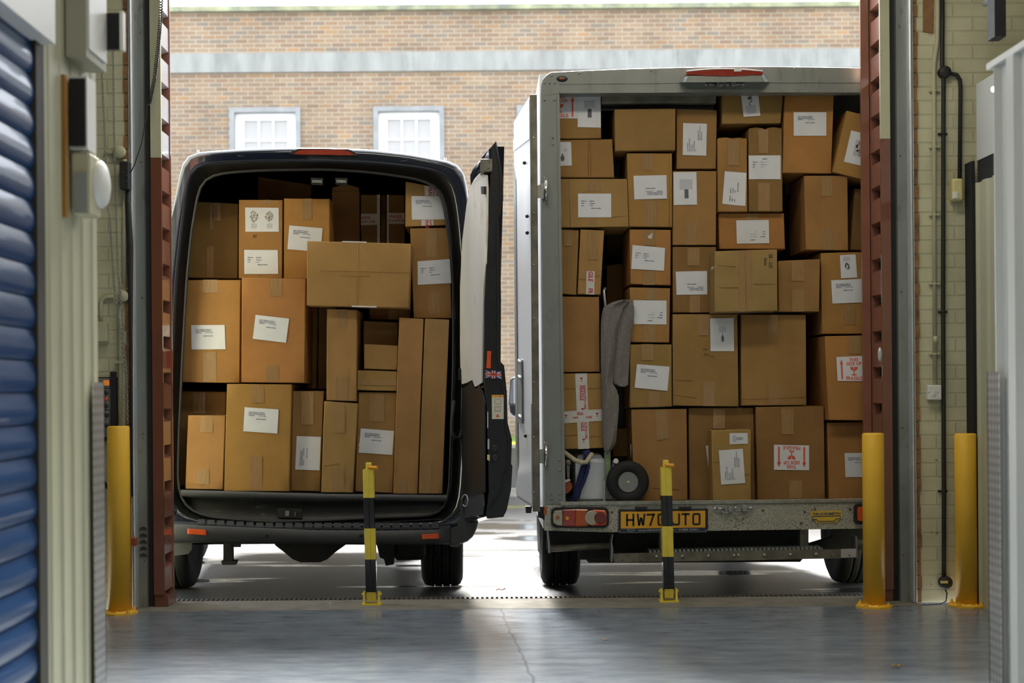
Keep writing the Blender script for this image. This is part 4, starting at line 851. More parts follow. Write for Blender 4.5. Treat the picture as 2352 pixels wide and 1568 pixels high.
# open rear door: hinge edge at the body, free edge swung out towards the garage
DOOR = 'rear_door'
def dpt(px, py):                       # depth of the inner face
    t = (px - 1063) / (1117 - 1063); return 8.82 + (8.08 - 8.82) * max(0, min(1.02, t))
inner = [(1062, 1178), (1061, 1000), (1062, 859), (1060, 800), (1060, 660), (1063, 587), (1066, 549), (1075, 469), (1081, 425), (1080, 402), (1088, 385), (1105, 364), (1122, 344), (1130, 336), (1128, 420), (1125, 500), (1121, 603), (1117, 700), (1116, 880), (1121, 940), (1124, 1040), (1126, 1120), (1122, 1165), (1116, 1186), (1070, 1199)]
off = Vector((.070, .012, 0))
pi_ = [P(x, y, dpt(x, y)) for x, y in inner]
m = MB(); m.loft([pi_, [p + off for p in pi_]], 0, False, True, True, True)
DR = part(m, DOOR, M['navy'], VAN)
edge = [(1130, 335), (1139, 324), (1143, 337), (1147, 357), (1153, 390), (1156, 412), (1156, 459), (1150, 491), (1146, 500), (1148, 555), (1151, 683), (1150, 831), (1158, 839), (1164, 899), (1166, 970), (1176, 1009), (1174, 1065), (1177, 1070), (1174, 1124), (1164, 1171), (1156, 1187), (1119, 1191), (1117, 1180), (1123, 1130), (1121, 1040), (1118, 940), (1113, 880), (1113, 700), (1117, 603), (1122, 500), (1126, 420)]
m = MB(); pe = quadpts(edge, 8.065); m.loft([[p + Vector((-.004, .07, 0)) for p in pe], pe], 0, False, True, True, True); part(m, 'door_edge', M['trim'], VAN, owner=DR)
m = MB(); m.tube(quadpts([(1139, 327), (1146, 375), (1150, 420), (1149, 470), (1142, 500), (1142, 560), (1144, 700), (1143, 820), (1152, 850), (1160, 910), (1162, 980), (1169, 1015), (1166, 1070), (1150, 1130), (1124, 1165)], 8.06), .005, 6); part(m, 'edge_seal', M['rubber'], VAN, owner=DR)
def onface(poly, lift=.006): return [P(x, y, dpt(x, y) - .002) + Vector((-lift, -lift * .12, 0)) for x, y in poly]
def face_part(poly, name, mt, lift=.006, th=.006, label=None):
    m = MB(); f = onface(poly, lift); m.prism(f, (th, th * .12, 0)); return part(m, name, mt, VAN, label, DR)
face_part([(1106, 398), (1122, 402), (1124, 434), (1123, 523), (1120, 603), (1115, 667), (1112, 800), (1111, 878), (1103, 884), (1095, 888), (1091, 876), (1089, 872), (1078, 878), (1065, 882), (1062, 850), (1061, 800), (1061, 660), (1066, 552), (1076, 471), (1084, 430), (1095, 410)], 'plywood_lining', M['ply'], .012, .008, 'pale plywood lining')
face_part([(1066, 890), (1078, 884), (1089, 878), (1093, 892), (1106, 888), (1112, 900), (1117, 925), (1117, 1130), (1114, 1132), (1066, 1148)], 'plastic_trim', M['trim'], .010, .006, 'black plastic trim')
face_part([(1066, 1148), (1114, 1133), (1116, 1160), (1113, 1180), (1070, 1190), (1066, 1182)], 'lower_trim', M['bumper'], .014, .008)
m = MB(); f = onface([(1071 + 0, 1150)], .02)
ov = [(1076 + 6.2 * math.cos(t) * (1), 1149 + 14 * (math.sin(t) if abs(math.sin(t)) < .75 else math.copysign(.75 + (abs(math.sin(t)) - .75) * .9, math.sin(t)))) for t in [2 * PI * k / 20 for k in range(21)]]
m.tube(onface(ov, .02), .0035, 6, caps=False); part(m, 'pull_recess', M['pale_print'], VAN, owner=DR)
m = MB(); f = onface([(1092, 452), (1094, 452)], .02); m.tube(onface([(1070, 1178), (1064, 1000), (1065, 890)], .012), .004, 6); part(m, 'trim_edge', M['bumper'], VAN, owner=DR)
m = MB(); m.box(P(1100, 0, 8.1).x, P(1128, 0, 8.1).x, 8.05, 8.22, P(1110, 397, 8.1).z, P(1110, 368, 8.1).z, bev=.004)
for x, y in ((1103, 372), (1124, 371), (1105, 393), (1121, 394), (1122, 386)): m.lathe(P(x, y, 8.05), (0, -1, 0), [(.005, 0), (.003, .004)], 8)
part(m, 'top_latch', M['stepbar'], VAN, owner=DR)
face_part([(1114, 428), (1121, 428), (1121, 446), (1115, 446)], 'door_hook', M['rubber'], .024, .014)
face_part([(1075, 750), (1093, 742), (1092, 764), (1075, 768)], 'tape_patch', M['tape_white'], .0135, .001)
def edge_sticker(q, name, mats, sheet, label=None):
    m = MB(); Q = quadpts(q, 8.062); m.prism([p + Vector((0, .0004, 0)) for p in Q], (0, .003, 0), 0)
    if sheet: sheet.put(m, Q, .0006)
    return part(m, name, mats, VAN, label, DR)
m = MB(); m.prism(quadpts([(1119, 806), (1128, 806), (1127, 846), (1117, 845)], 8.058), (0, .006, 0)); part(m, 'reflector', M['orange'], VAN, 'upright orange reflector', DR)
fl = Sheet(60, 34)
fl.line((0, 0), (60, 34), 8, 1); fl.line((60, 0), (0, 34), 8, 1); fl.line((0, 1.2), (60, 35.2), 2.4, 2); fl.line((60, -1.2), (0, 32.8), 2.4, 2)
fl.rect(24, 0, 36, 34, 1); fl.rect(0, 11, 60, 23, 1); fl.rect(26.7, 0, 33.3, 34, 2); fl.rect(0, 13.6, 60, 20.4, 2)
fl.v = [(min(60, max(0, x)), min(34, max(0, y))) for x, y in fl.v]
m = MB(); Q = quadpts([(1115, 849.5), (1153, 852), (1152.5, 870), (1114, 867.5)], 8.061); m.prism(Q, (0, .003, 0), 0); fl.put(m, Q, .0004, 0, .0004); part(m, 'flag_sticker', [M['flag_blue'], M['flag_white'], M['flag_red']], VAN, 'union flag sticker', DR)
s = Sheet(27, 56); s.rect(0, 0, 27, 6, 1)
s.poly([(8, 4.6), (11, 4.6), (9.5, 1.8)], 2); s.disc(18, 3.2, 2.2, 1.3, 2)
for y in (10, 27): 
    for a, b in (((7, y), (20, y)), ((20, y), (20, y + 11)), ((20, y + 11), (7, y + 11)), ((7, y + 11), (7, y))): s.line(a, b, .7, 2)
s.line((9, 31), (12.5, 29.5), .8, 3); s.line((18, 31), (15, 29.5), .8, 3); s.line((7, 36), (20, 36), .5, 2)
s.poly([(13, 44), (17.5, 51.5), (8.5, 51.5)], 3); s.poly([(13, 47), (14.5, 50), (11.5, 50)], 0)
m = MB(); Q = quadpts([(1129.5, 906.5), (1157, 906.5), (1157, 962), (1130, 962)], 8.061); m.prism(Q, (0, .003, 0), 0); s.put(m, Q, .0004); part(m, 'warning_label', [M['sticker'], M['sticker_o'], M['ink'], M['redink']], VAN, 'cream warning label with an orange top', DR)
m = MB(); m.prism(quadpts([(1120, 1008), (1124, 1008), (1124, 1031), (1120, 1031)], 8.055), (0, .02, 0)); part(m, 'lock_strike', M['galv_bright'], VAN, owner=DR)
m = MB(); m.prism(quadpts([(1119, 945), (1121.5, 945), (1121.5, 983), (1119, 983)], 8.055), (0, .02, 0)); part(m, 'lock_strike', M['galv_bright'], VAN, owner=DR)
m = MB(); m.prism(quadpts([(1119, 1044), (1125, 1044), (1125, 1058), (1119, 1056)], 8.055), (0, .02, 0)); part(m, 'lock_clip', M['sensor'], VAN, owner=DR)
for y in (1030, 1052): m = MB(); m.lathe(P(1136, y, 8.066), (0, -1, 0), [(.022, 0), (.020, .006), (.012, .008), (.001, .006)], 14); part(m, 'grommet', M['rubber'], VAN, owner=DR)
for y in (868, 1010):
    m = MB(); m.box(P(1046, 0, 8.8).x, P(1066, 0, 8.8).x, 8.79, 8.85, P(0, y + 14, 8.8).z, P(0, y - 14, 8.8).z, bev=.006); m.tube([P(1066, y - 18, 8.78), P(1066, y + 18, 8.78)], .009, 8); part(m, 'hinge', M['trim'], VAN)
m = MB(); m.tube([P(1043, 920, 8.80), P(1039, 960, 8.78), P(1038, 990, 8.78), P(1044, 1006, 8.78), P(1056, 1004, 8.79), P(1064, 985, 8.80)], .013, 8); part(m, 'wiring_tube', M['rubber'], VAN)
# ------------------------------------------------------------------ white box truck
DT = 8.49
TR = thing('box_truck', 'low loading box truck packed with cardboard boxes, yellow number plate at the rear', 'truck', P(1660, 1345, 9.5))
def tp(mb, name, mt, label=None, owner=None): return part(mb, name, mt, TR, label, owner)
YE = 12.4
def Q(pts, d=DT): return quadpts(pts, d)
# box body: sides, roof, bulkhead, floor
xl, xr = P(1244, 700, DT).x, 2.60
zf = P(1640, 1153, DT).z
m = MB(); m.box(xl, xl + .035, DT + .05, YE, .40, 3.09); tp(m, 'side_wall', M['alu_side'])
m = MB(); m.box(xr - .035, xr, DT + .05, YE, .40, 3.09); tp(m, 'side_wall', M['alu_side'])
m = MB(); m.box(xl, xr, DT + .06, YE, 3.09, 3.13); tp(m, 'roof', M['alu_side'])
m = MB(); m.box(xl, xr, YE, YE + .04, .40, 3.13); tp(m, 'bulkhead', M['alu_side'])
m = MB(); m.box(xl + .04, xr - .04, DT + .02, YE, zf - .05, zf); tp(m, 'deck', M['galv'])
m = MB(); m.box(P(1386, 220, DT).x, P(1652, 220, DT).x, DT + .12, DT + .18, P(1500, 228, DT).z, P(1500, 200, DT).z, 1); m.box(P(1386, 220, DT).x, P(1652, 220, DT).x, DT + .20, DT + .30, P(1500, 238, DT).z, P(1500, 200, DT).z); tp(m, 'roller_track', [M['trim'], M['stepbar']])
m = MB(); m.box(.45, 2.5, 12.5, 13.9, .45, 2.35, bev=.18); m.box(.55, 2.4, 13.7, 14.6, .45, 1.25, bev=.15); tp(m, 'cab', M['alu_side'])
# rear frame
pl = [(1242, 300), (1283, 300), (1290, 700), (1297, 1150), (1297, 1160), (1251, 1162), (1249, 900)]
pl = [(1242, 216), (1284, 214), (1285, 300), (1291, 700), (1297, 1151), (1297, 1160), (1252, 1161), (1249, 900), (1244, 400)]
m = MB(); f = Q(pl); m.loft([[p + Vector((0, .10, 0)) for p in f], [p + Vector((0, .004, 0)) for p in f], [p.lerp(P(1268, 690, DT), .01) for p in f]], 0, False, True, True, True); POST = tp(m, 'rear_post', M['alu'])
m = MB(); m.prism(Q([(1279, 216), (1285, 216), (1299, 1158), (1292, 1158)], DT - .006), (0, .05, 0)); tp(m, 'post_edge', M['alu'], owner=POST)
m = MB(); f = [P(2 * 1672 - x, y - 8, DT) for x, y in pl]; f = [P(2 * 1664 - x, y - 6, DT) for x, y in pl]; m.prism(f, (0, .10, 0)); tp(m, 'rear_post', M['alu'])
hd = [(1242, 219), (1243, 193), (1247, 181), (1256, 171), (1266, 165), (1335, 161.5), (1450, 157), (1560, 154), (1672, 152), (1790, 152), (1979, 155), (2060, 160), (2075, 170), (2083, 184), (2085, 214), (1979, 209.5), (1664, 211), (1285, 213)]
m = MB(); f = Q(hd); m.loft([[p + Vector((0, .12, 0)) for p in f], [p + Vector((0, .006, 0)) for p in f], [p + Vector((0, 0, -.004 if p.z > 2.98 else 0)) for p in f]], 0, False, True, True, True); HEAD = tp(m, 'rear_header', M['alu'])
m = MB(); m.prism(Q([(1285, 191), (1664, 187.5), (2080, 187), (2080, 190), (1664, 190), (1285, 193.5)], DT - .004), (0, .006, 0)); m.prism(Q([(1285, 207), (1664, 205), (2080, 204), (2080, 212), (1664, 212), (1285, 214)], DT - .01), (0, .04, 0)); tp(m, 'header_fold', M['alu'], owner=HEAD)
def rivet(px, py, r=.0075, own=None, d=DT, mt='alu', nm='rivet'):
    m = MB(); m.lathe(P(px, py, d), (0, -1, 0), [(r, -.001), (r, .002), (r * .75, .005), (.001, .007)], 10); return tp(m, nm, M[mt], owner=own)
for x, y in ((1251, 190), (1263, 191), (1274, 191), (1267, 174), (1331, 168), (1496, 161.5), (1660, 156), (1824, 158)): rivet(x, y, own=HEAD)
for x, y in ((1251, 230), (1274, 230), (1270, 316), (1270, 332), (1285, 1056), (1286, 1080), (1267, 1134), (1286, 1134), (1267, 1146), (1286, 1146)): rivet(x, y, own=POST)
m = MB(); m.sphere(P(1291, 181, DT), .034, 20, 0, (1, .35, .55)); b = tp(m, 'marker_lamp', M['rubber']); m = MB(); 
for x in (1288, 1293): m.lathe(P(x, 180.5, DT - .009), (0, -1, 0), [(.008, 0), (.006, .005), (.001, .006)], 10)
tp(m, 'lens', M['amber'], 'amber lens', b)
# brake light on its bracket
m = MB(); f0 = Q([(1560, 189), (1577, 167), (1752, 165), (1769, 188)]); f1 = Q([(1574, 189), (1580, 174), (1750, 173), (1757, 188)], DT - .09)
m.loft([f0, f1], 0, False, True, True, True); BL = tp(m, 'brake_light', M['alu'])
ar = lambda yb, h: [(1577 + 175 * t, yb - h * math.sin(PI * (0.1 + .8 * t))) for t in [k / 12 for k in range(13)]]
m = MB(); up = [P(x, y, DT - .095) for x, y in ar(166, 8)]; lo = [P(1577 + 175 * k / 12, 171 + 3.5 * math.sin(PI * k / 12), DT - .095) for k in range(13)]
m.prism(up + lo[::-1], (0, .09, 0)); tp(m, 'lens', M['red_lens'], 'red lens', BL)
m = MB(); m.tube(up, .004, 6); m.box(P(1685, 0, 8.39).x, P(1702, 0, 8.39).x, DT - .10, DT - .06, P(1690, 164, 8.39).z, P(1690, 157, 8.39).z); tp(m, 'lens_rim', M['white'], owner=BL)
def slide_latch(cx, cy, s, d=DT, flip=1):
    m = MB(); n = 10; w, h = 24, 8.5
    o = [(cx + w * math.copysign(1, math.cos(t)) * abs(math.cos(t)) ** .6, cy + h * math.sin(t) * (1 if abs(math.cos(t)) < .6 else .8)) for t in [2 * PI * k / 20 for k in range(20)]]
    m.prism(Q(o, d - .004), (0, .008, 0)); L_ = tp(m, 'bolt_latch', M['steel'])
    for sx in (-17, 17): m = MB(); m.lathe(P(cx + sx, cy, d - .004), (0, -1, 0), [(.009, 0), (.008, .005), (.001, .007)], 10); tp(m, 'screw', M['chrome'], owner=L_)
    m = MB(); x = cx + s * 8; m.box(P(x - 5, 0, d).x, P(x + 5, 0, d).x, d - .035, d - .003, P(x, cy + 6.5, d).z, P(x, cy - 6.5, d).z, bev=.003); m.tube([P(cx - s * 12, cy, d - .016), P(cx + s * 6, cy, d - .016)], .007, 8); tp(m, 'bolt', M['steel'], owner=L_)
    return L_
slide_latch(1639, 194.5, 1); slide_latch(1689, 194, -1)
# sill panel, deck rail, lamps, plate
m = MB(); m.prism(Q([(1251, 1160), (1664, 1157), (2086, 1153), (2086, 1212), (1664, 1218), (1395, 1222), (1251, 1218)]), (0, .06, 0)); SILL = tp(m, 'rear_sill', M['sillsteel'])
m = MB(); m.loft([Q([(1288, 1160), (1664, 1156.5), (2050, 1152)], DT - .008), Q([(1288, 1153), (1664, 1149.5), (2050, 1145)], DT - .012), Q([(1288, 1151.5), (1664, 1148), (2050, 1143.5)], DT + .0), Q([(1288, 1151.5), (1664, 1148), (2050, 1143.5)], DT + .05)], 0, False, False); tp(m, 'deck_rail', M['deckrail'])
m = MB(); m.prism(Q([(1424, 1163), (1623, 1161), (1623, 1222), (1424, 1224)], DT - .010), (0, .012, 0)); m.prism(Q([(1421, 1170), (1626, 1168), (1626, 1216), (1421, 1218)], DT - .016), (0, .008, 0), 1); PLT = tp(m, 'plate_holder', [M['alu'], M['rubber']])
for x in (1473, 1574): m = MB(); m.prism(Q([(x - 15, 1164), (x + 15, 1164), (x + 9, 1170), (x - 10, 1170)], DT - .03), (0, .025, 0)); tp(m, 'plate_lamp', M['rubber'], owner=PLT)
pq = [(1426, 1175), (1620, 1172.5), (1620, 1211), (1426, 1213.5)]
m = MB(); PQ = Q(pq, DT - .022); m.prism(PQ, (0, .006, 0)); NP = tp(m, 'number_plate', M['plate'], 'yellow number plate')
s = Sheet(194, 38.5); T = 4.2
def glyph(s, ch, x, w=20, y0=5, y1=33, t=4.4):
    L_ = lambda *p: [s.line(a, b, t) for a, b in zip(p, p[1:])]
    h = t / 2; a, b = x + h, x + w - h; tp_, bt = y0 + h, y1 - h; md = (y0 + y1) / 2
    if ch == 'H': s.rect(x, y0, x + t, y1); s.rect(x + w - t, y0, x + w, y1); s.rect(x, md - h, x + w, md + h)
    if ch == 'W': L_((a - .6, y0), (a + 2.6, y1 - 1), (x + w / 2, y0 + 9), (b - 2.6, y1 - 1), (b + .6, y0)); 
    if ch == '7': s.rect(x, y0, x + w, y0 + t); L_((x + w - h, y0 + 1), (x + w * .42, y1))
    if ch in '0O':
        s.rect(x, y0 + 5, x + t, y1 - 5); s.rect(x + w - t, y0 + 5, x + w, y1 - 5); s.rect(x + 5, y0, x + w - 5, y0 + t); s.rect(x + 5, y1 - t, x + w - 5, y1)
        for X, Y, q in ((x + 5, y0 + 5, 2), (x + w - 5, y0 + 5, 3), (x + w - 5, y1 - 5, 0), (x + 5, y1 - 5, 1)):
            aa = [q * PI / 2 + k * PI / 8 for k in range(5)]
            for c, d in zip(aa, aa[1:]): s.poly([(X + 5 * math.cos(c), Y + 5 * math.sin(c)), (X + 5 * math.cos(d), Y + 5 * math.sin(d)), (X + .6 * math.cos(d), Y + .6 * math.sin(d)), (X + .6 * math.cos(c), Y + .6 * math.sin(c))])
    if ch == 'J':
        s.rect(x + w - t, y0, x + w, y1 - 5); s.rect(x + 5, y1 - t, x + w - 5, y1); s.rect(x, y1 - 8, x + t, y1 - 5)
        for X, q in ((x + w - 5, 0), (x + 5, 1)):
            aa = [q * PI / 2 + k * PI / 8 for k in range(5)]
            for c, d in zip(aa, aa[1:]): s.poly([(X + 5 * math.cos(c), y1 - 5 + 5 * math.sin(c)), (X + 5 * math.cos(d), y1 - 5 + 5 * math.sin(d)), (X + .6 * math.cos(d), y1 - 5 + .6 * math.sin(d)), (X + .6 * math.cos(c), y1 - 5 + .6 * math.sin(c))])
    if ch == 'T': s.rect(x, y0, x + w, y0 + t); s.rect(x + w / 2 - h, y0, x + w / 2 + h, y1)
for ch, x in zip('HW70JTO', (12, 37, 59, 84, 117, 139, 164)): glyph(s, ch, x, 19)
m = MB(); s.put(m, PQ, .001); tp(m, 'plate_characters', M['char'], 'black characters HW70 JTO', NP)
m = MB(); BQ = Q([(1426, 1213.5), (1620, 1211), (1620, 1219), (1426, 1222)], DT - .021); m.prism(BQ, (0, .005, 0)); BS = tp(m, 'plate_strip', M['plate_blue'], 'dark blue strip under the plate')
s = Sheet(194, 8.3); s.text('www.TRUCKSMITH.com', 40, 6.3, 3.6, width=84, bold=.012); s.text('01884 33001', 133, 6.3, 3.8, width=44, bold=.012)
for a, b in (((15, 2), (31, 2)), ((31, 2), (31, 4)), ((31, 4), (27, 6.5)), ((27, 6.5), (19, 6.5)), ((19, 6.5), (15, 4)), ((15, 4), (15, 2))): s.line(a, b, .7)
m = MB(); s.put(m, BQ, .001); tp(m, 'strip_print', M['pale_print'], owner=BS)
slide_latch(1659, 1168, 1, DT - .004); slide_latch(1707, 1166.5, -1, DT - .004)
for x, s_ in ((1668, 1), (1698, -1)):
    m = MB(); m.tube(Q([(x - 9, 1174), (x - 9, 1178), (x + 9, 1178), (x + 9, 1173)], DT - .02), .004, 6); tp(m, 'latch_staple', M['steel'])
for x, y in ((1752, 1171), (1848, 1174), (1872, 1168), (1840, 1200), (1952, 1168), (1406, 1175)): rivet(x, y, .008, SILL, DT - .001, 'drain', 'bolt')
# badge
bq = [(1862, 1174), (1934, 1172), (1934, 1202), (1862, 1204)]
m = MB(); o = [(1862, 1175), (1866, 1173.5), (1930, 1172), (1934, 1174), (1934, 1190), (1927, 1192), (1922, 1199), (1876, 1201), (1872, 1194), (1864, 1192)]
m.prism(Q(o, DT - .006), (0, .006, 0)); BG = tp(m, 'maker_badge', M['badge_y'], 'yellow maker badge with navy lettering')
s = Sheet(72, 30); s.text('TRUCKSMITH', 4, 9.3, 5.4, width=64, bold=.03)
pp = [(4, 12), (68, 12), (68, 18), (58, 19), (55, 24), (17, 24), (14, 19), (4, 18), (4, 12)]
for a, b in zip(pp, pp[1:]): s.line(a, b, 1.8)
m = MB(); s.put(m, Q(bq, DT - .006), .001); tp(m, 'badge_print', M['badge_b'], owner=BG)
# tail lamps
def rr(x0, y0, x1, y1, r, n=5):
    o = []
    for cx, cy, q in ((x1 - r, y0 + r, 3), (x1 - r, y1 - r, 0), (x0 + r, y1 - r, 1), (x0 + r, y0 + r, 2)):
        o += [(cx + r * math.cos(q * PI / 2 + k * PI / 2 / n), cy + r * math.sin(q * PI / 2 + k * PI / 2 / n)) for k in range(n + 1)]
    return o
def lamp(x0):
    sft = lambda o: [(x + x0 - 1266, y - (x0 - 1266) * .008) for x, y in o]
    m = MB(); m.prism(Q(sft(rr(1266, 1165, 1399, 1212, 12)), DT - .02), (0, .03, 0)); LC = tp(m, 'tail_lamp', M['rubber'])
    def lens(o, nm, mt, lab, d=DT - .032, th=.012):
        m = MB(); f = Q(sft(o), d); c = sum(f, Vector()) / len(f); m.loft([[p + Vector((0, th, 0)) for p in f], f, [p.lerp(c, .12) + Vector((0, -.004, 0)) for p in f]], 0, False, True, False, True); tp(m, nm, M[mt], lab, LC)
    lens([(1292, 1171), (1292, 1207), (1280, 1206), (1271, 1200), (1270, 1182), (1274, 1173)], 'side_lens', 'clear_lens', 'clear lens')
    lens([(1293, 1170), (1322, 1169), (1322, 1209), (1293, 1208)], 'lens', 'red_lens', 'red lens')
    lens([(1322, 1169), (1350, 1169.5), (1344, 1182), (1345, 1198), (1352, 1208), (1322, 1209)], 'ribbed_lens', 'amber', 'ribbed amber lens')
    lens([(1360 + 17 * math.cos(t), 1189 + 17 * math.sin(t)) for t in [2 * PI * k / 20 for k in range(20)]], 'round_lens', 'clear_lens', 'round clear lens', DT - .035)
    lens([(1362, 1170), (1390, 1172), (1393, 1180), (1393, 1200), (1390, 1206), (1360, 1207), (1374, 1188)], 'corner_lens', 'orange', 'orange lens', DT - .0335)
    lens([(1379 + 14 * math.cos(t), 1189 + 14 * math.sin(t)) for t in [2 * PI * k / 20 for k in range(20)]], 'fog_lens', 'dark_red', 'dark red round lens', DT - .042)
    lens([(1281 + 4.5 * math.cos(t), 1188 + 4.5 * math.sin(t)) for t in [2 * PI * k / 12 for k in range(12)]], 'bulb', 'amber', 'amber bulb', DT - .04)
    lens([(1303 + 4 * math.cos(t), 1190 + 4 * math.sin(t)) for t in [2 * PI * k / 12 for k in range(12)]], 'bulb', 'plate', 'yellow bulb', DT - .04)
lamp(1266); 
m = MB(); m.prism(Q(rr(1962, 1157, 2075, 1204, 10), DT - .02), (0, .03, 0)); LC = tp(m, 'tail_lamp', M['rubber'])
m = MB(); m.prism(Q(rr(1970, 1164, 2000, 1196, 5), DT - .03), (0, .012, 0)); tp(m, 'lens', M['orange'], 'orange lens', LC)
# underrun, step bar, chassis
m = MB(); m.tube(Q([(1262, 1259.5), (1405, 1252.5)], DT + .12), .021, 16); UB = tp(m, 'underrun_tube', M['stepbar'])
m = MB(); m.prism(Q([(1254, 1191), (1257, 1191), (1264, 1254), (1264, 1270), (1260, 1270), (1260, 1256)], DT + .10), (0, .05, 0)); tp(m, 'hanger_plate', M['galv'])
m = MB(); m.prism(Q([(1406, 1228), (1409, 1226), (1406, 1245), (1409, 1262), (1407, 1290), (1404, 1290), (1404, 1245)], DT + .02), (0, .10, 0)); tp(m, 'hanger_plate', M['galv'])
m = MB(); m.tube(Q([(1966, 1244), (2075, 1239)], DT + .12), .021, 16); tp(m, 'underrun_tube', M['stepbar']); m = MB(); m.prism(Q([(1965, 1232), (1969, 1232), (1969, 1282), (1967, 1282)], DT + .02), (0, .1, 0)); tp(m, 'hanger_plate', M['galv'])
m = MB(); b0 = [(1408, 1271), (1490, 1269), (1690, 1264.5), (1966, 1260)]; b1 = [(1410, 1291), (1490, 1290), (1690, 1287), (1966, 1281)]
m.loft([Q(b0, DT + .13), Q(b0, DT + .01), [p for p in Q(b1, DT + .01)], Q(b1, DT + .13)], 0, False, False); SB = tp(m, 'step_bar', M['stepbar'])
m = MB(); m.prism(Q([(1932, 1260.5), (1966, 1260), (1966, 1279.5), (1932, 1280.5)], DT + .004), (0, .01, 0)); tp(m, 'bright_patch', M['galv_bright'], 'bright bare metal patch', SB)
m = MB()
for k in range(41): x = 1491 + k * 9.7; y = 1269 - (x - 1490) * .0205; m.prism(Q([(x, y), (x, y - 4.5), (x + 1.5, y - 6.5), (x + 5, y - 6.5), (x + 6.5, y - 4.5), (x + 6.5, y)], DT + .012), (0, .10, 0))
m.loft([Q([(1491, 1270), (1890, 1261.5)], DT + .02), Q([(1491, 1266), (1890, 1257.5)], DT + .08)], 0, False, False); tp(m, 'serrated_tread', M['galv'], owner=SB)
for x in (1508, 1567, 1627, 1686, 1697, 1756, 1816, 1875): rivet(x, 1278.5 - (x - 1508) * .0155, .011, SB, DT + .01, 'steel', 'bolt')
for x, y in ((1472, 1284), (1428, 1285), (1911, 1275), (1951, 1274)): rivet(x, y, .007, SB, DT + .004, 'drain', 'bolt')
m = MB()
m.prism(Q([(1515, 1217), (1532, 1217), (1532, 1262), (1515, 1262)], DT + .06), (0, .08, 0)); tp(m, 'step_bracket', M['stepbar'])
m = MB(); m.prism(Q([(1838, 1212), (1857, 1212), (1857, 1259), (1838, 1259)], DT + .06), (0, .08, 0)); tp(m, 'step_bracket', M['stepbar'])
m = MB(); d = DT + .2
m.prism(Q([(1256, 1212), (1410, 1212), (1410, 1292), (1352, 1292), (1346, 1285), (1330, 1285), (1330, 1262), (1256, 1262)], d), (0, .05, 0))
m.prism(Q([(1405, 1210), (1850, 1210), (1850, 1275), (1838, 1290), (1405, 1292)], d), (0, .5, 0))
m.prism(Q([(1848, 1240), (1862, 1248), (1912, 1233), (1912, 1214), (1990, 1214), (1990, 1262), (1918, 1270), (1848, 1282)], d), (0, .05, 0)); 
m.box(.75, 2.2, 9.4, 12.2, .30, .44); tp(m, 'chassis', M['under'])
m = MB(); m.lathe(P(1660, 1232, 9.2), (0, 0, 1), [(.001, -.08), (.27, -.08), (.31, -.03), (.31, .05), (.27, .09), (.001, .09)], 32); tp(m, 'spare_wheel', M['tyre'])
wheel(TR, P(1245, 1300, 9.5).x, P(1329, 1300, 9.5).x, 9.62, .34, ZG); wheel(TR, P(1920, 1300, 9.5).x, P(2004, 1300, 9.5).x, 9.62, .34, ZG)
wheel(TR, .50, .72, 13.2, .33, gz(13.2)); wheel(TR, 2.2, 2.42, 13.2, .33, gz(13.2))
# folded back side door with hinges
m = MB(); xa, xb = P(1219, 600, DT).x, P(1233, 600, DT).x; zt_, zb = P(1226, 219, DT).z, P(1226, 1166, DT).z
A0, A1 = Vector((P(1220, 500, DT).x, DT - .01, 0)), Vector((P(1181, 400, 9.36).x, 9.36, 0)); th = Vector((.034, .004, 0))
zn0, zn1, zf0, zf1 = zb, zt_, P(1190, 1156, 9.36).z, P(1182, 280, 9.36).z
q = [A0 + Vector((0, 0, zn0)), A1 + Vector((0, 0, zn0)), A1 + Vector((0, 0, zf1)), A0 + Vector((0, 0, zn1))]
m.prism(q, th); SD = tp(m, 'side_door', M['alu_side'], 'open pale door folded back along the body')
m = MB(); nb = [A0 + Vector((-.004, -.006, 0)), A0 + th * 1.15 + Vector((0, -.006, 0))]
m.box(nb[0].x, nb[1].x, DT - .03, DT + .012, zn0 - .02, zn1, bev=.003); tp(m, 'door_edge', M['stepbar'], owner=SD)
dirv = (A1 - A0).normalized(); n_ = Vector((dirv.y, -dirv.x, 0)); n_ = n_ if n_.x < 0 else -n_
def on_sd(t, z, lift=.004): return A0 + (A1 - A0) * t + Vector((0, 0, z)) + n_ * lift
def sd_quad(pts, name, mt, lift=.006, label=None):
    m = MB(); m.prism([on_sd(t, z, lift) for t, z in pts], -n_ * lift); return tp(m, name, mt, label, SD)
sd_quad([(.86, zn0 + .02), (1.0, zn0 + .02), (1.0, 2.72), (.86, 2.60)], 'door_stile', M['alu'], .005)
sd_quad([(.03, zn0 + .02), (.98, zn0 + .02), (.98, zn0 + .10), (.03, zn0 + .62)], 'corner_gusset', M['alu_side'], .007)
sd_quad([(.0, zn1 - .26), (.98, zn1 - .19), (.98, zn1 - .12), (.0, zn1 - .03)], 'top_gusset', M['alu_side'], .007)
sd_quad([(.55, 1.02), (.80, 1.02), (.80, 1.42), (.55, 1.42)], 'lock_plate', M['alu'], .008)
for z in (1.05, 1.30, 1.40): m = MB(); m.tube([on_sd(.56, z, .014), on_sd(.66, z + .02, .014)], .008, 8); tp(m, 'lock_handle', M['steel'], owner=SD)
for t, z in ((.25, 2.62), (.12, 2.28), (.12, 2.18), (.3, .95)): m = MB(); c = on_sd(t, z, .012); m.sphere(c, .012, 8); tp(m, 'buffer', M['rubber'], owner=SD)
for y in (316, 489, 608, 730, 877, 1004, 1130): rivet(1226, y, .006, SD, DT - .03, 'chrome')
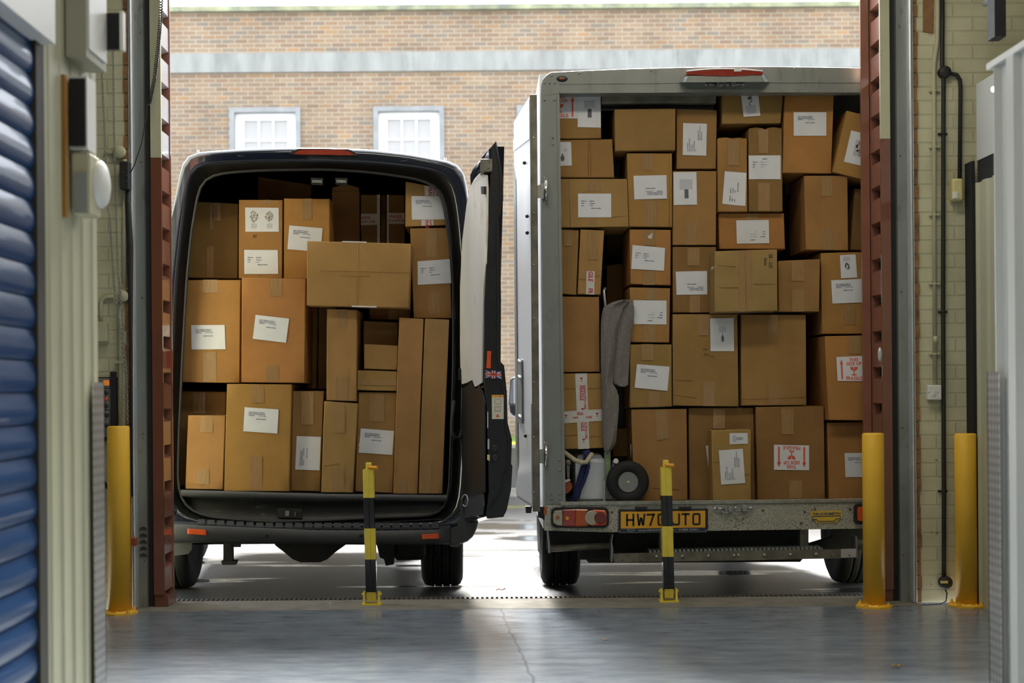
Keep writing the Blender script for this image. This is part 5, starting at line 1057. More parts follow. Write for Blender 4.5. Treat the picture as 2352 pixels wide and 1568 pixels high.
for y in (438, 1047):
    m = MB(); m.tube(Q([(1254, y - 23), (1254, y + 23)], DT - .035), .012, 10); H_ = tp(m, 'hinge', M['chrome'])
    m = MB(); m.tube(Q([(1253, y - 23), (1257, y - 32), (1251, y - 33), (1250, y - 24)], DT - .03), .003, 6); m.tube(Q([(1254, y + 23), (1258, y + 33), (1252, y + 30), (1251, y + 22)], DT - .03), .003, 6); m.prism(Q([(1235, y - 12), (1252, y - 20), (1252, y + 18), (1235, y + 16)], DT - .02), (0, .012, 0)); tp(m, 'hinge_leaf', M['steel'], owner=H_)
m = MB(); c = Q([(1207, 1163), (1222, 1163), (1220, 1178), (1208, 1178)], DT + .05); m.prism(c, (0, .05, 0)); tp(m, 'rubber_stop', M['rubber'])
m = MB(); m.prism(Q([(1236, 1163), (1250, 1163), (1250, 1195), (1244, 1190), (1236, 1188)], DT + .02), (0, .04, 0)); m.prism(Q([(1249, 1165), (1256, 1165), (1256, 1182), (1249, 1182)], DT - .004), (0, .02, 0), 1); tp(m, 'door_stop', [M['under'], M['amber']])
# wing mirror far forward on the cab
m = MB(); dm = 12.6
o = [(1168 + 12 * .2, 880), (1168, 905), (1168, 935), (1171, 950), (1178, 958), (1192, 963), (1212, 962), (1212, 868), (1196, 864), (1180, 865), (1173, 869)]
f = quadpts(o, dm); m.loft([[p.lerp(sum(f, Vector()) / len(f), .2) + Vector((0, .13, 0)) for p in f], [p + Vector((0, .03, 0)) for p in f], f], 0, True, True, True, True); MI = tp(m, 'wing_mirror', M['alu_side'])
m = MB(); m.prism(quadpts([(1172, 872), (1178, 868), (1210, 870), (1210, 929), (1169, 929)], dm - .004), (0, .008, 0), 1); f = quadpts([(1174, 873), (1180, 870), (1209, 872), (1209, 926), (1171, 927)], dm - .008); m.face(f, 0); m.prism(quadpts([(1170, 930), (1210, 930), (1210, 958), (1180, 954), (1172, 946)], dm - .004), (0, .01, 0), 1); tp(m, 'mirror_glass', [M['mirror'], M['rubber']], owner=MI)
m = MB(); m.tube([P(1206, 915, dm + .05), Vector((.47, 12.75, 1.15))], .02, 8); tp(m, 'mirror_arm', M['rubber'], owner=MI)

# ------------------------------------------------------------------ things in the truck beside the boxes
HT = thing('hand_truck', 'folding hand truck with a black rubber wheel on the truck deck, grey blanket behind', 'hand truck', P(1420, 1150, 8.6))
m = MB(); m.tube([P(1397, 1146, 8.72), P(1396, 1040, 8.72), P(1390, 700, 8.72), P(1387, 668, 8.72), P(1390, 662, 8.74)], .0085, 10); part(m, 'frame_tube', M['galv_bright'], HT)
m = MB(); m.prism(quadpts([(1388, 1036), (1402, 1036), (1404, 1112), (1392, 1150), (1389, 1150)], 8.60), (0, .012, 0)); R1 = part(m, 'side_rail', M['alu'], HT)
m = MB(); QS = quadpts([(1392, 1037), (1397.5, 1037), (1398.5, 1096), (1394, 1096)], 8.598); m.prism(QS, (0, .002, 0)); s = Sheet(6, 60)
for y in (4, 12, 20, 31, 38, 45, 54): s.rect(1.2, y, 4.8, y + 2.2, 1); s.rect(1.2, y + 3.4, 4.2, y + 4.6, 1)
s.put(m, QS, .0006); part(m, 'rail_sticker', [M['green'], M['ink']], HT, 'lime green sticker', R1)
m = MB(); m.prism(quadpts([(1391, 1108), (1396, 1111), (1404, 1132), (1408, 1142), (1404, 1145), (1391, 1145)], 8.585), (0, .012, 0)); m.lathe(P(1397, 1137, 8.585), (0, -1, 0), [(.007, 0), (.006, .006), (.001, .008)], 10); part(m, 'axle_bracket', M['alu'], HT)
m = MB(); m.prism(quadpts([(1302, 1153.5), (1386, 1151.5), (1386, 1104), (1389.5, 1104), (1389.5, 1154.5), (1302, 1157.5)], 8.545), (0, .03, 0)); part(m, 'toe_plate', M['deckrail'], HT)
m = MB(); m.tube([P(1410, 1062, 8.60), P(1415, 1058, 8.56)], [.013, .016], 12); m.tube([P(1412, 1060, 8.6), P(1408, 1080, 8.62)], .012, 8); part(m, 'tube_end', M['galv_bright'], HT)
c = P(1443, 1107, 8.52); R = 48.5 * 8.52 / F
m = MB(); m.lathe(c, (0, 1, 0), [(R * .47, .012), (R * .52, .002), (R * .80, -.002), (R * .95, .008), (R, .02), (R, .052), (R * .95, .064), (R * .5, .07)], 48)
for k in range(72):
    a = 2 * PI * k / 72; o = Vector((math.cos(a), 0, math.sin(a))); t = Vector((-math.sin(a), 0, math.cos(a)))
    m.prism([c + o * (R * .955) - t * .0022 + Vector((0, .008, 0)), c + o * (R * .955) + t * .0022 + Vector((0, .008, 0)), c + o * (R * 1.012) + t * .0022 + Vector((0, .022, 0)), c + o * (R * 1.012) - t * .0022 + Vector((0, .022, 0))], (0, .028, 0))
WH = part(m, 'wheel', M['tyre'], HT, 'black rubber wheel')
m = MB(); m.lathe(c, (0, 1, 0), [(R * .49, .004), (R * .46, .0), (R * .42, .012), (R * .40, .022), (R * .16, .020), (R * .13, .010), (R * .075, .008), (.001, .008)], 32); part(m, 'rim', M['rim'], HT, owner=WH)
m = MB(); m.lathe(c + Vector((0, .006, 0)), (0, -1, 0), [(R * .06, 0), (R * .06, .008), (.001, .009)], 14); part(m, 'axle_cap', M['sensor'], HT, owner=WH)
m = MB(); m.tube([P(1449, 1020, 8.66), P(1449.5, 1060, 8.66)], .006, 8); m.tube([c + Vector((0, .05, 0)), c + Vector((0, .10, 0)), P(1400, 1105, 8.6)], .007, 8); part(m, 'axle', M['drain'], HT)
# blanket
def cre(y): return 1436 - (y - 690) * .27 if y < 760 else (1417 - (y - 760) * .085 if y < 880 else 1407 + (y - 880) * .13)
def lobe(m, rows, dmid, bulge, ph, th=.014):
    front, back = [], []
    for (y, a, b) in rows:
        f_, g_ = [], []
        for i in range(21):
            t = i / 20; x = a + (b - a) * t
            dep = dmid - bulge * max(0.0, math.sin(PI * (.04 + .92 * t))) ** .85 + .007 * math.sin(t * 8 + y * .03 + ph) + .006 * math.sin(y * .07 + t * 5 + ph)
            f_.append(P(x, y, dep)); g_.append(P(x, y, dep) + Vector((0, th, 0)))
        front.append(f_); back.append(g_)
    m.loft([f_ + g_[::-1] for f_, g_ in zip(front, back)], 0, True, True, True, True)
m = MB()
lobe(m, [(688, 1428, 1447), (692, 1412, 1452), (697, 1402, 1454), (704, 1400, 1456), (725, 1404, 1456.5), (750, 1404, 1453), (790, 1402, 1448), (830, 1400, 1445.5), (870, 1400, 1443.5), (880, 1402, 1443), (884, 1410, 1442.5), (888, 1426, 1435)], 8.606, .022, 1.0)
lobe(m, [(690, 1424, 1446), (694, 1406, 1442), (699, 1396, 1438), (707, 1386, cre(707)), (725, 1382, cre(725))] + [(y, 1380 + max(0, y - 840) * .03, cre(y) if y < 884 else min(1422, cre(y) + (y - 884) * .7) if y < 905 else 1421.5 - max(0, y - 940) * .085) for y in range(745, 1020, 15)] + [(1024, 1386.5, 1411), (1032, 1387, 1406), (1038, 1389, 1398)], 8.582, .036, .0)
tag(m.build('blanket', M['knit'], P(1410, 1038, 8.62)), 'grey knitted blanket hanging in the gap between the box stacks in the truck', 'blanket')
# jug, straps
JG = thing('plastic_container', 'cloudy white plastic container on the truck deck under the fragile taped box', 'container', P(1350, 1153, 8.72))
m = MB(); x0, x1 = P(1312, 0, 8.70).x, P(1384, 0, 8.70).x; zb_, ztp = zf, P(1350, 1040, 8.7).z
m.loft([[(x0 + .01, 8.66 + .01, zb_), (x1 - .01, 8.67, zb_), (x1 - .01, 8.93, zb_), (x0 + .01, 8.93, zb_)], [(x0, 8.65, zb_ + .015), (x1, 8.65, zb_ + .015), (x1, 8.95, zb_ + .015), (x0, 8.95, zb_ + .015)], [(x0, 8.65, ztp - .055), (x1 - .006, 8.65, ztp - .055), (x1 - .006, 8.95, ztp - .055), (x0, 8.95, ztp - .055)], [(x0 + .02, 8.68, ztp - .012), (x1 - .035, 8.68, ztp - .012), (x1 - .035, 8.92, ztp - .012), (x0 + .02, 8.92, ztp - .012)], [(x0 + .04, 8.71, ztp - .002), (x1 - .05, 8.71, ztp - .002), (x1 - .05, 8.9, ztp - .002), (x0 + .04, 8.9, ztp - .002)]], 0, False, True, True, True)
part(m, 'body', M['jug'], JG)
m = MB(); m.tube([P(1338, 1045, 8.69), P(1352, 1049, 8.645), P(1362, 1043, 8.69)], .010, 8); part(m, 'carry_handle', M['jug'], JG)
def ribbon(path, w, name, mt, label, cat, d=8.60):
    m = MB(); pts = [P(x, y, d + dz) for x, y, dz in path]; rings = []
    for i, p in enumerate(pts):
        t = (pts[min(i + 1, len(pts) - 1)] - pts[max(i - 1, 0)]).normalized(); n = Vector((0, -1, .15)); s_ = t.cross(n).normalized() * w
        rings.append([p - s_, p + s_, p + s_ + Vector((0, .004, 0)), p - s_ + Vector((0, .004, 0))])
    m.loft(rings, 0, True, True, True, True); return tag(m.build(name, mt, pts[-1]), label, cat)
ribbon([(1346, 1034, 0), (1349, 1046, 0), (1346, 1060, 0), (1340, 1080, 0), (1334, 1100, 0), (1329, 1120, 0), (1324, 1140, 0), (1312, 1148, 0)], .022, 'webbing_strap', M['strap'], 'wide blue webbing strap hanging in front of the white container', 'strap', 8.615)
ribbon([(1350, 1062, 0), (1352, 1070, 0), (1349, 1084, 0), (1342, 1104, 0), (1332, 1126, 0), (1326, 1145, 0), (1304, 1152, 0)], .009, 'webbing_strap', M['strap'], 'narrow blue webbing strap looped beside the wider strap under the fragile taped box', 'strap', 8.595)
m = MB(); m.tube([P(1296, 1038, 8.62), P(1305, 1045, 8.605), P(1320, 1056, 8.59), P(1335, 1062, 8.585), P(1347, 1061, 8.59), P(1354, 1050, 8.60), P(1360, 1042, 8.62)], .014, 10)
tag(m.build('rope', M['rope'], P(1347, 1061, 8.6)), 'thick cream rope slung across the front of the white container', 'rope')
m = MB(); m.prism(quadpts([(1294, 1108), (1302, 1104), (1312, 1108), (1315, 1120), (1306, 1131), (1294, 1136)], 8.58), (0, .05, 0)); m.prism(quadpts([(1294, 1104), (1308, 1099), (1311, 1103), (1295, 1110)], 8.575), (0, .05, 0), 1)
tag(m.build('strap_bundle', [M['rust_red'], M['tape_white']], P(1300, 1136, 8.6)), 'rust red bundle of webbing beside the truck corner post', 'bundle')
m = MB(); m.lathe(P(1305, 1062, 8.6), (0, -1, 0), [(.020, -.03), (.020, .0), (.012, .01), (.001, .01)], 12); m.prism(quadpts([(1301, 1066), (1309, 1066), (1308, 1098), (1303, 1098)], 8.6), (0, .02, 0)); tag(m.build('ratchet_handle', M['drain'], P(1305, 1098, 8.6)), 'dark ratchet handle hanging inside the truck corner post', 'ratchet')
# ------------------------------------------------------------------ cardboard boxes
BOXN = 0
def carton(c4, d, L, label, tint=(.43, .235, .092), tapes=(), papers=(), group=None, flaps=None, crease=()):
    """c4: TL TR BR BL of the front face in the photograph, d: its distance, L: depth of the box"""
    global BOXN
    BOXN += 1
    rnd = random.Random(BOXN * 17)
    q = quadpts(c4, d); cen = sum(q, Vector()) / 4
    q = [p + (cen - p).normalized() * .0018 for p in q]
    e = .0045
    def ins(k, y):
        r = []
        for i in range(4):
            p, a, b = q[i], q[(i + 1) % 4], q[i - 1]
            r.append(p + (a - p).normalized() * k + (b - p).normalized() * k + Vector((0, y - d, 0)))
        return r
    base = (ins(0, d)[2] + ins(0, d)[3]) / 2 + Vector((0, L / 2, 0))
    m = MB(); n = 7; f = ins(e, d); g = []
    for j in range(n):
        row = []
        for i in range(n):
            u, v = i / (n - 1), j / (n - 1); p = lerp2(f, u, v); w = min(1, 16 * u * (1 - u)) * min(1, 16 * v * (1 - v))
            row.append(p + Vector((0, w * (.0022 + .0022 * noise.noise(p * 6 + Vector((BOXN, 0, 0)))), 0)))
        g.append(row)
    m.raw([p for r in g for p in r], [[j * n + i, j * n + i + 1, (j + 1) * n + i + 1, (j + 1) * n + i] for j in range(n - 1) for i in range(n - 1)], 0, True)
    A_ = ins(e, d); B_ = ins(e * .25, d + e * .35); C_ = ins(0, d + e * 1.3); D_ = ins(0, d + L - e); E_ = ins(e, d + L)
    for R_ in (B_, C_): 
        for p in R_: p += Vector((rnd.uniform(-1, 1), 0, rnd.uniform(-1, 1))) * .0009
    m.loft([A_, B_, C_], 0, True); m.loft([C_, D_, E_], 0, False, True, False, True)
    if flaps:                                                      # gaping top flaps
        for a, b, hgt in flaps:
            p, r = q[0].lerp(q[1], a), q[0].lerp(q[1], b); md = (p + r) / 2 + Vector((0, .012, hgt))
            m.prism([p + Vector((0, .003, -.004)), r + Vector((0, .003, -.004)), r + Vector((0, .010, hgt * .5)), md, p + Vector((0, .010, hgt * .5))], (0, .004, 0))
    for (a, b) in crease:                                          # folded lines pressed in the board
        p0, p1 = P(*a, d - .0004), P(*b, d - .0004); m.tube([p0, p1], .0016, 4, 0, True)
    o = m.build('cardboard_box', M['card'], base)
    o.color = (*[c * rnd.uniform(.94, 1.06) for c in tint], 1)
    tag(o, label, 'box', group)
    for ti, t in enumerate(tapes):
        if len(t) == 4: x0, y0, x1, y1 = t; tq = [(x0, y0), (x1, y0), (x1, y1), (x0, y1)]; mt = 'tape'
        else: tq, mt = t[0], t[1]
        m = MB(); tw = quadpts(tq, d - .0006 - .0009 * ti * (mt == 'tape_white')); m.prism(tw, (0, .0016, 0))
        tp_ = m.build('packing_tape', M[mt], base, o)
        tp_.location = (0, 0, 0)
        if len(t) == 3:
            s = t[2]; m = MB(); s.put(m, tw, .0007); m.build('print', M['fragink'], base, tp_)
    for pq, kind, turn in papers:
        m = MB(); pw = quadpts(pq, d - .0016); m.prism(pw, (0, .0012, 0))
        lb = m.build('paper_label', M['paper'], base, o)
        if kind:
            l = [(pw[1] - pw[0]).length, (pw[3] - pw[0]).length]
            if turn % 2: l.reverse()
            k = 77 / max(l[0], .01) if l[0] >= l[1] * .95 else 54 / l[0]
            s, mats = SHEETS[kind](l[0] * k, l[1] * k)
            m = MB(); s.put(m, pw, .0012, turn); m.build('print', [M[x] for x in mats], base, lb)
    return o
def sh_nett(w, h, n1='10.500 Kgs', n2='12.000 Kgs', c='113  OF  474'):
    s = Sheet(w, h); b = .03
    for k, (a, v) in enumerate((('NETT WEIGHT', n1), ('GROSS WEIGHT', n2), ('CARTON', c))):
        s.text(a, w * .13, h * .21 + k * 3.6, 2.2, bold=b); s.text(': ' + v, w * .40, h * .21 + k * 3.6, 2.2, bold=b)
    s.text('MADE IN INDIA', w * .36, h * .21 + 14.5, 2.2, bold=b); return s, ['ink']
def sh_item(w, h):
    s = Sheet(w, h); b = .03
    for k, (a, v) in enumerate((('ITEM NO.', 'EB-87-01'), ('DESC', 'Sculpture'), ('QTY', '2 Pcs'))):
        s.text(a, w * .10, h * .34 + k * 5.2, 2.2, bold=b); s.text(': ' + v, w * .34, h * .34 + k * 5.2, 2.2, bold=b)
    s.text('MADE IN INDIA', w * .40, h * .34 + 16.5, 2.2, bold=b); return s, ['ink']
def sh_sample(w, h):
    s = Sheet(w, h); s.text('SAMPLE', w * .43, h * .17, 2.4, bold=.03)
    for k, (a, v) in enumerate((('ITEM NO.', 'EB 235 - 01'), ('DESC', 'Shade lamp'), ('QTY', '1 Pc'))):
        s.text(a, w * .12, h * .30 + k * 6, 2.2, bold=.03); s.text(': ' + v, w * .36, h * .30 + k * 6, 2.2)
    return s, ['ink']
def sh_addr(w, h):
    s = Sheet(w, h)
    for k in range(6): s.text(('TO:  IMPORTER', 'UNIT 4 TRADING PARK', 'HIGH ROAD', 'SOUTH EAST', 'UNITED KINGDOM', 'TEL')[k], w * .12, h * .22 + k * 4.0, 2.0, bold=.02)
    for k in range(3): s.text(('FROM: EXPORTER', 'INDUSTRIAL AREA PHASE 2', 'MADE IN INDIA')[k], w * .48, h * .66 + k * 4.0, 2.0, bold=.02)
    return s, ['ink']
def arrow(s, x, y0, y1, w): s.rect(x - w * .45, y0 + w * 2.2, x + w * .45, y1); s.poly([(x, y0), (x + w * 1.05, y0 + w * 3), (x, y0 + w * 2.4), (x - w * 1.05, y0 + w * 3)])
def sh_up(w, h):
    s = Sheet(w, h); cx = w * .5; k = h / 55
    arrow(s, w * .14, h * .10, h * .93, 4.2 * k); arrow(s, w * .86, h * .10, h * .93, 4.2 * k)
    s.text('THIS', cx, h * .20, h * .13, align='c', bold=.02); s.text('SIDE UP', cx, h * .36, h * .13, align='c', bold=.02); s.text('FRAGILE', cx, h * .95, h * .13, align='c', bold=.02)
    gx, gy, r = cx, h * .43, h * .16
    left = [(gx - r, gy), (gx - r * .1, gy), (gx - r * .3, gy + r * .35), (gx + r * .05, gy + r * .45), (gx - r * .15, gy + r * .98)] + [(gx + r * math.cos(t), gy + r * 1.0 * math.sin(t)) for t in [PI * (.56 + .44 * i / 8) for i in range(9)]]
    right = [(gx + r * .15, gy), (gx + r, gy)] + [(gx + r * math.cos(t), gy + r * math.sin(t)) for t in [PI * (.0 + .53 * i / 8) for i in range(9)]] + [(gx + r * .25, gy + r * .35), (gx - r * .05, gy + r * .25)]
    s.poly(left); s.poly(right); s.rect(gx - r * .12, gy + r * .9, gx + r * .12, gy + r * 1.9); s.disc(gx, gy + r * 2.0, r * .75, r * .17)
    return s, ['redink']
def sh_up_cut(w, h):
    s, mt = sh_up(h * 1.42, h); k = h * 1.42 - w; s.v = [(max(.3, x - k), y) for x, y in s.v]; s.w = w; return s, mt
def sh_shade(w, h, up=False):
    s = Sheet(w, h); s.rect(w * .26, h * .22, w * .82, h * .53, 0); s.rect(w * .47, h * .53, w * .64, h * .80, 1)
    for k in range(3): s.rect(w * (.49 + .05 * k), h * .53, w * (.51 + .05 * k), h * .80, 0)
    return s, ['pic_grey', 'pic_dark']
def sh_tablelamp(w, h):
    s = Sheet(w, h); s.rect(w * .36, h * .24, w * .68, h * .42, 0); s.rect(w * .515, h * .42, w * .53, h * .52, 1); s.poly([(w * .50, h * .52), (w * .545, h * .52), (w * .58, h * .60), (w * .56, h * .70), (w * .57, h * .715), (w * .475, h * .715), (w * .485, h * .70), (w * .465, h * .60)], 1); return s, ['pic_grey', 'pic_dark']
def sh_vase(w, h):
    s = Sheet(w, h); s.rect(w * .40, h * .28, w * .62, h * .40, 0)
    pr = [(.05, .50), (.035, .54), (.08, .60), (.14, .66), (.13, .71), (.08, .77), (.09, .80)]
    s.poly([(w * (.28 + a * 1.2), h * b) for a, b in pr] + [(w * (.28 - a * 1.2), h * b) for a, b in pr[::-1]], 1); return s, ['pic_grey', 'pic_dark']
def sh_canister(w, h):
    s = Sheet(w, h); s.rect(w * .28, h * .18, w * .76, h * .40, 0); s.poly([(w * .44, h * .44), (w * .60, h * .44), (w * .61, h * .70), (w * .43, h * .70)], 1); s.rect(w * .49, h * .45, w * .52, h * .69, 0); return s, ['pic_grey', 'pic_dark']
def sh_plants(w, h):
    s = Sheet(w, h); r = random.Random(5)
    for cx in (w * .26, w * .72):
        s.rect(cx - 6.5, h * .66, cx + 6.5, h * .86, 0); s.line((cx, h * .66), (cx, h * .30), .7, 1)
        for _ in range(90):
            a, t = r.uniform(0, 2 * PI), r.uniform(0, 1) ** .5; x, y = cx + 9.5 * t * math.cos(a), h * .36 + 12.5 * t * math.sin(a); b = r.uniform(0, PI)
            s.poly([(x + 1.5 * math.cos(b), y + 1.5 * math.sin(b)), (x - .8 * math.sin(b), y + .8 * math.cos(b)), (x - 1.5 * math.cos(b), y - 1.5 * math.sin(b)), (x + .8 * math.sin(b), y - .8 * math.cos(b))], 1)
    return s, ['pic_grey', 'pic_tan']
def sh_pendant(w, h):
    s = Sheet(w, h); s.rect(w * .22, h * .12, w * .80, h * .50, 0); pts = [(w * (.5 + .11 * math.sin(t * 1.3)), h * (.50 + .4 * t / 8)) for t in range(9)]
    for a, b in zip(pts, pts[1:]): s.line(a, b, 2.4, 1)
    for k in range(5): s.disc(w * (.42 + .05 * k), h * (.80 + .03 * (k % 2)), 2.2, 2.6, 1)
    return s, ['pic_grey', 'pic_dark']
def sh_flower(w, h):
    s = Sheet(w, h); s.rect(w * .28, h * .24, w * .80, h * .74, 0); r = random.Random(9)
    for _ in range(26): s.disc(w * r.uniform(.36, .74), h * r.uniform(.30, .62), 2.2, 2.0, 1, 7)
    for k in range(5): s.line((w * (.40 + .08 * k), h * .50), (w * .55, h * .74), .9, 1)
    return s, ['pic_grey', 'pic_tan']
def sh_ornament(w, h):
    s = Sheet(w, h); s.rect(w * .2, h * .08, w * .62, h * .26, 0)
    s.poly([(w * x, h * y) for x, y in ((.30, .58), (.26, .48), (.30, .38), (.42, .32), (.46, .36), (.54, .42), (.58, .52), (.54, .62), (.36, .62), (.46, .54), (.47, .47), (.42, .43), (.36, .47), (.38, .54))], 1); s.rect(w * .34, h * .62, w * .56, h * .65, 0); return s, ['pic_grey', 'pic_dark']
def sh_coil(w, h):
    s = Sheet(w, h); s.rect(w * .64, h * .2, w * .84, h * .8, 0)
    for k in range(3): 
        c = (w * (.34 + .11 * k), h * .5); o = [(c[0] + 6 * math.cos(t), c[1] + 5 * math.sin(t)) for t in [2 * PI * i / 10 for i in range(11)]]
        for a, b in zip(o, o[1:]): s.line(a, b, 1.2, 1)
    return s, ['pic_grey', 'pic_dark']
SHEETS = {'nett': sh_nett, 'nett2': lambda w, h: sh_nett(w, h, '4.500 Kgs', '5.000 Kgs', '112  OF  474'), 'item': sh_item, 'sample': sh_sample, 'addr': sh_addr, 'up': sh_up, 'up_cut': sh_up_cut, 'shade': sh_shade, 'tablelamp': sh_tablelamp, 'vase': sh_vase, 'canister': sh_canister, 'plants': sh_plants, 'pendant': sh_pendant, 'flower': sh_flower, 'ornament': sh_ornament, 'coil': sh_coil}
def frag(w, h, lines):
    s = Sheet(w, h)
    for t, x, y, cap, rot in lines:
        if t == 'glass':
            s.disc(x, y, cap * .5, cap * .5, 0, 10, 0, PI) if rot == 0 else s.disc(x, y, cap * .5, cap * .45, 0, 10); s.rect(x - cap * .07, y, x + cap * .07, y + cap * 1.1); s.rect(x - cap * .35, y + cap * 1.05, x + cap * .35, y + cap * 1.18)
        else: s.text(t, x, y, cap, rot=rot, bold=.03, sx=.8)
    return s
LT, DK, OR, YL, MID = (.36, .207, .070), (.255, .137, .045), (.375, .190, .056), (.36, .215, .078), (.32, .177, .057)  # DK also goes on boxes set back, putting their shade into the colour
VG, TG = 'cardboard boxes in the van', 'cardboard boxes in the truck'
def V(c4, d, L, label, tint=MID, **k): return carton(c4, d, L, label, tint, group=VG, **k)
def T(c4, d, L, label, tint=MID, **k): return carton(c4, d, L, label, tint, group=TG, **k)
# ---- van, top row
V([(430, 461), (547, 467), (546, 640), (412, 638)], 9.20, .5, 'dark plain cardboard box with two tape strips, top left corner of the van load', DK, tapes=[(489, 466, 507, 507), (482, 470, 490, 526), (475, 566, 490, 636)])
V([(548.5, 458), (649, 458.5), (648, 640), (547.5, 640)], 9.06, .5, 'tall cardboard box with two potted plants pictured on its label', OR, papers=[([(563, 476.4), (640, 477), (640.4, 532), (563.6, 532)], 'plants', 0), ([(561, 573.6), (638, 574), (639, 629), (561, 629)], 'item', 0)], tapes=[(600, 459, 622, 470)])
V([(652, 455), (757, 456), (758, 640), (651, 640)], 9.06, .34, 'cardboard box in the van with its label half hidden by the wide jutting box', OR, papers=[([(664.6, 517.5), (741, 524), (736.5, 578.5), (660, 572)], 'nett2', 0)], tapes=[(695, 456, 716, 505)])
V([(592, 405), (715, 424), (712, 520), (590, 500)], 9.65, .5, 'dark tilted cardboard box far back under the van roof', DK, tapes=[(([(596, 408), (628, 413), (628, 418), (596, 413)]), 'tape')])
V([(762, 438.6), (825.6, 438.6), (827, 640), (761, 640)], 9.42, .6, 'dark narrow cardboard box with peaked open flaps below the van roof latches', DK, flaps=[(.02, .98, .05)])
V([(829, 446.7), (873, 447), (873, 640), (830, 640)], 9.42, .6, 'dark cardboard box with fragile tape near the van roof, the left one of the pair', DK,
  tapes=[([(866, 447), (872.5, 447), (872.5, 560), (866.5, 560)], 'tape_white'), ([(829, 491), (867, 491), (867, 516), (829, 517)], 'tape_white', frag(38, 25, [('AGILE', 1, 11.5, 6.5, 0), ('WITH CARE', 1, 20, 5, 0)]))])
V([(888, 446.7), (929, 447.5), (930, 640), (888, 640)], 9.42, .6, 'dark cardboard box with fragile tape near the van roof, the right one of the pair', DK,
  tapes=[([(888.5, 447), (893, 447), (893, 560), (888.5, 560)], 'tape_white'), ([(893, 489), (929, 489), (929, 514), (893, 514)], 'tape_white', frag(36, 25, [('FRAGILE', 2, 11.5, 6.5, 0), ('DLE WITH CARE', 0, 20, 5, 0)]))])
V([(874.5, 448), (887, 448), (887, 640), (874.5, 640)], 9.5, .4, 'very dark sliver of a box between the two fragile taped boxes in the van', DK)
V([(931, 416), (1018, 432), (1030, 517), (930, 521)], 8.98, .42, 'cardboard box in the top right corner of the van with fragile tape under its label', LT, papers=[([(945, 450), (1017, 450), (1021, 503.5), (946, 504.6)], 'nett2', 0)],
  tapes=[([(975, 426), (1002, 430), (1003, 449), (976, 449)], 'tape_white', frag(27, 20, [('FRAG', 9, 1, 8, 1), ('HANDLE', 19, 0, 5, 1)])), ([(968, 505), (995, 504.5), (996, 517), (968, 518)], 'tape_white', frag(27, 13, [('FRAG', 9, 1, 7, 1), ('HAND', 19, 0, 4, 1)]))])
V([(942, 524), (1031, 522), (1038, 731), (950, 731)], 8.98, .5, 'tall cardboard box at the van right side with a slightly tilted label', MID, papers=[([(959, 600), (1033, 594.7), (1036.5, 650), (959.6, 654)], 'item', 0)], tapes=[(980, 524, 1004, 590), (983, 671, 1011, 722)])
# ---- van, middle
V([(704.6, 553), (944, 559), (939.6, 707.5), (703.6, 701.5)], 8.80, .18, 'wide plain cardboard box jutting out at the centre of the van load', LT, crease=[((735, 620), (940, 626)), ((780, 632), (850, 634)), ((821, 556), (820, 704))], papers=[([(786, 553.4), (842, 554.8), (842, 557.2), (786, 555.8)], None, 0), ([(808, 701.5), (865, 703), (865, 706), (808, 704.5)], None, 0)])
V([(424, 642), (552.5, 642), (550.5, 880), (415, 878)], 8.98, .5, 'large cardboard box at the van left edge, its label low on the face', OR, papers=[([(439, 746.5), (516, 746), (518, 801.6), (440, 802.6)], 'nett', 0)], tapes=[(466, 642, 500, 672), (467, 808, 497, 876)])
V([(555, 637), (702, 639), (700, 880), (553.5, 878.5)], 8.90, .5, 'large cardboard box left of the van centre with a clearly tilted label', OR, papers=[([(587, 722.7), (664, 731.4), (657, 787), (580.5, 777.7)], 'nett', 0)], tapes=[(619, 639, 648, 680), (611, 840, 640, 877)])
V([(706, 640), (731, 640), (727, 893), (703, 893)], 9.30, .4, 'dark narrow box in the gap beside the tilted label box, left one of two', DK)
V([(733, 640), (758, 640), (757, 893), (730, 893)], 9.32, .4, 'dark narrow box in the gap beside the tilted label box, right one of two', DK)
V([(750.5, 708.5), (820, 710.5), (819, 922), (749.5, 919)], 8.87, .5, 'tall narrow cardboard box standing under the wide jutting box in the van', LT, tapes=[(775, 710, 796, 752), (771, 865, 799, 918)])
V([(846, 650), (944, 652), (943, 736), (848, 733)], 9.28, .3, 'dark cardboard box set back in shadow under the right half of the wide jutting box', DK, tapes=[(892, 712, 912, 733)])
V([(834.5, 736), (914, 740), (914, 852), (834.5, 850)], 9.12, .4, 'brown cardboard box behind the smallest pale box in the van', MID)
V([(836, 789.5), (914.4, 793), (912.6, 850), (835.4, 847)], 8.90, .16, 'smallest pale cardboard box in the van, between two tall narrow columns', LT)
V([(820.6, 849.5), (912.5, 852.5), (911.8, 898), (819.5, 896)], 8.89, .35, 'flat cardboard box lying directly under the smallest pale box in the van', LT, tapes=[(([(822, 872), (911, 874), (911, 886), (822, 884)]), 'tape')])
V([(917, 728), (973, 731.6), (959, 1135), (902.7, 1134)], 8.87, .5, 'very tall narrow cardboard box at the van right, left one of two columns', YL, tapes=[(918, 1105, 933, 1130)])
V([(976, 731), (1031.6, 733), (1016, 1134.5), (961, 1134)], 8.87, .5, 'very tall narrow cardboard box at the right of the van, nearest to the open door', YL, tapes=[(([(993, 733), (1018, 734), (1017, 760), (994, 760)]), 'tape'), (978, 1060, 990, 1130)])
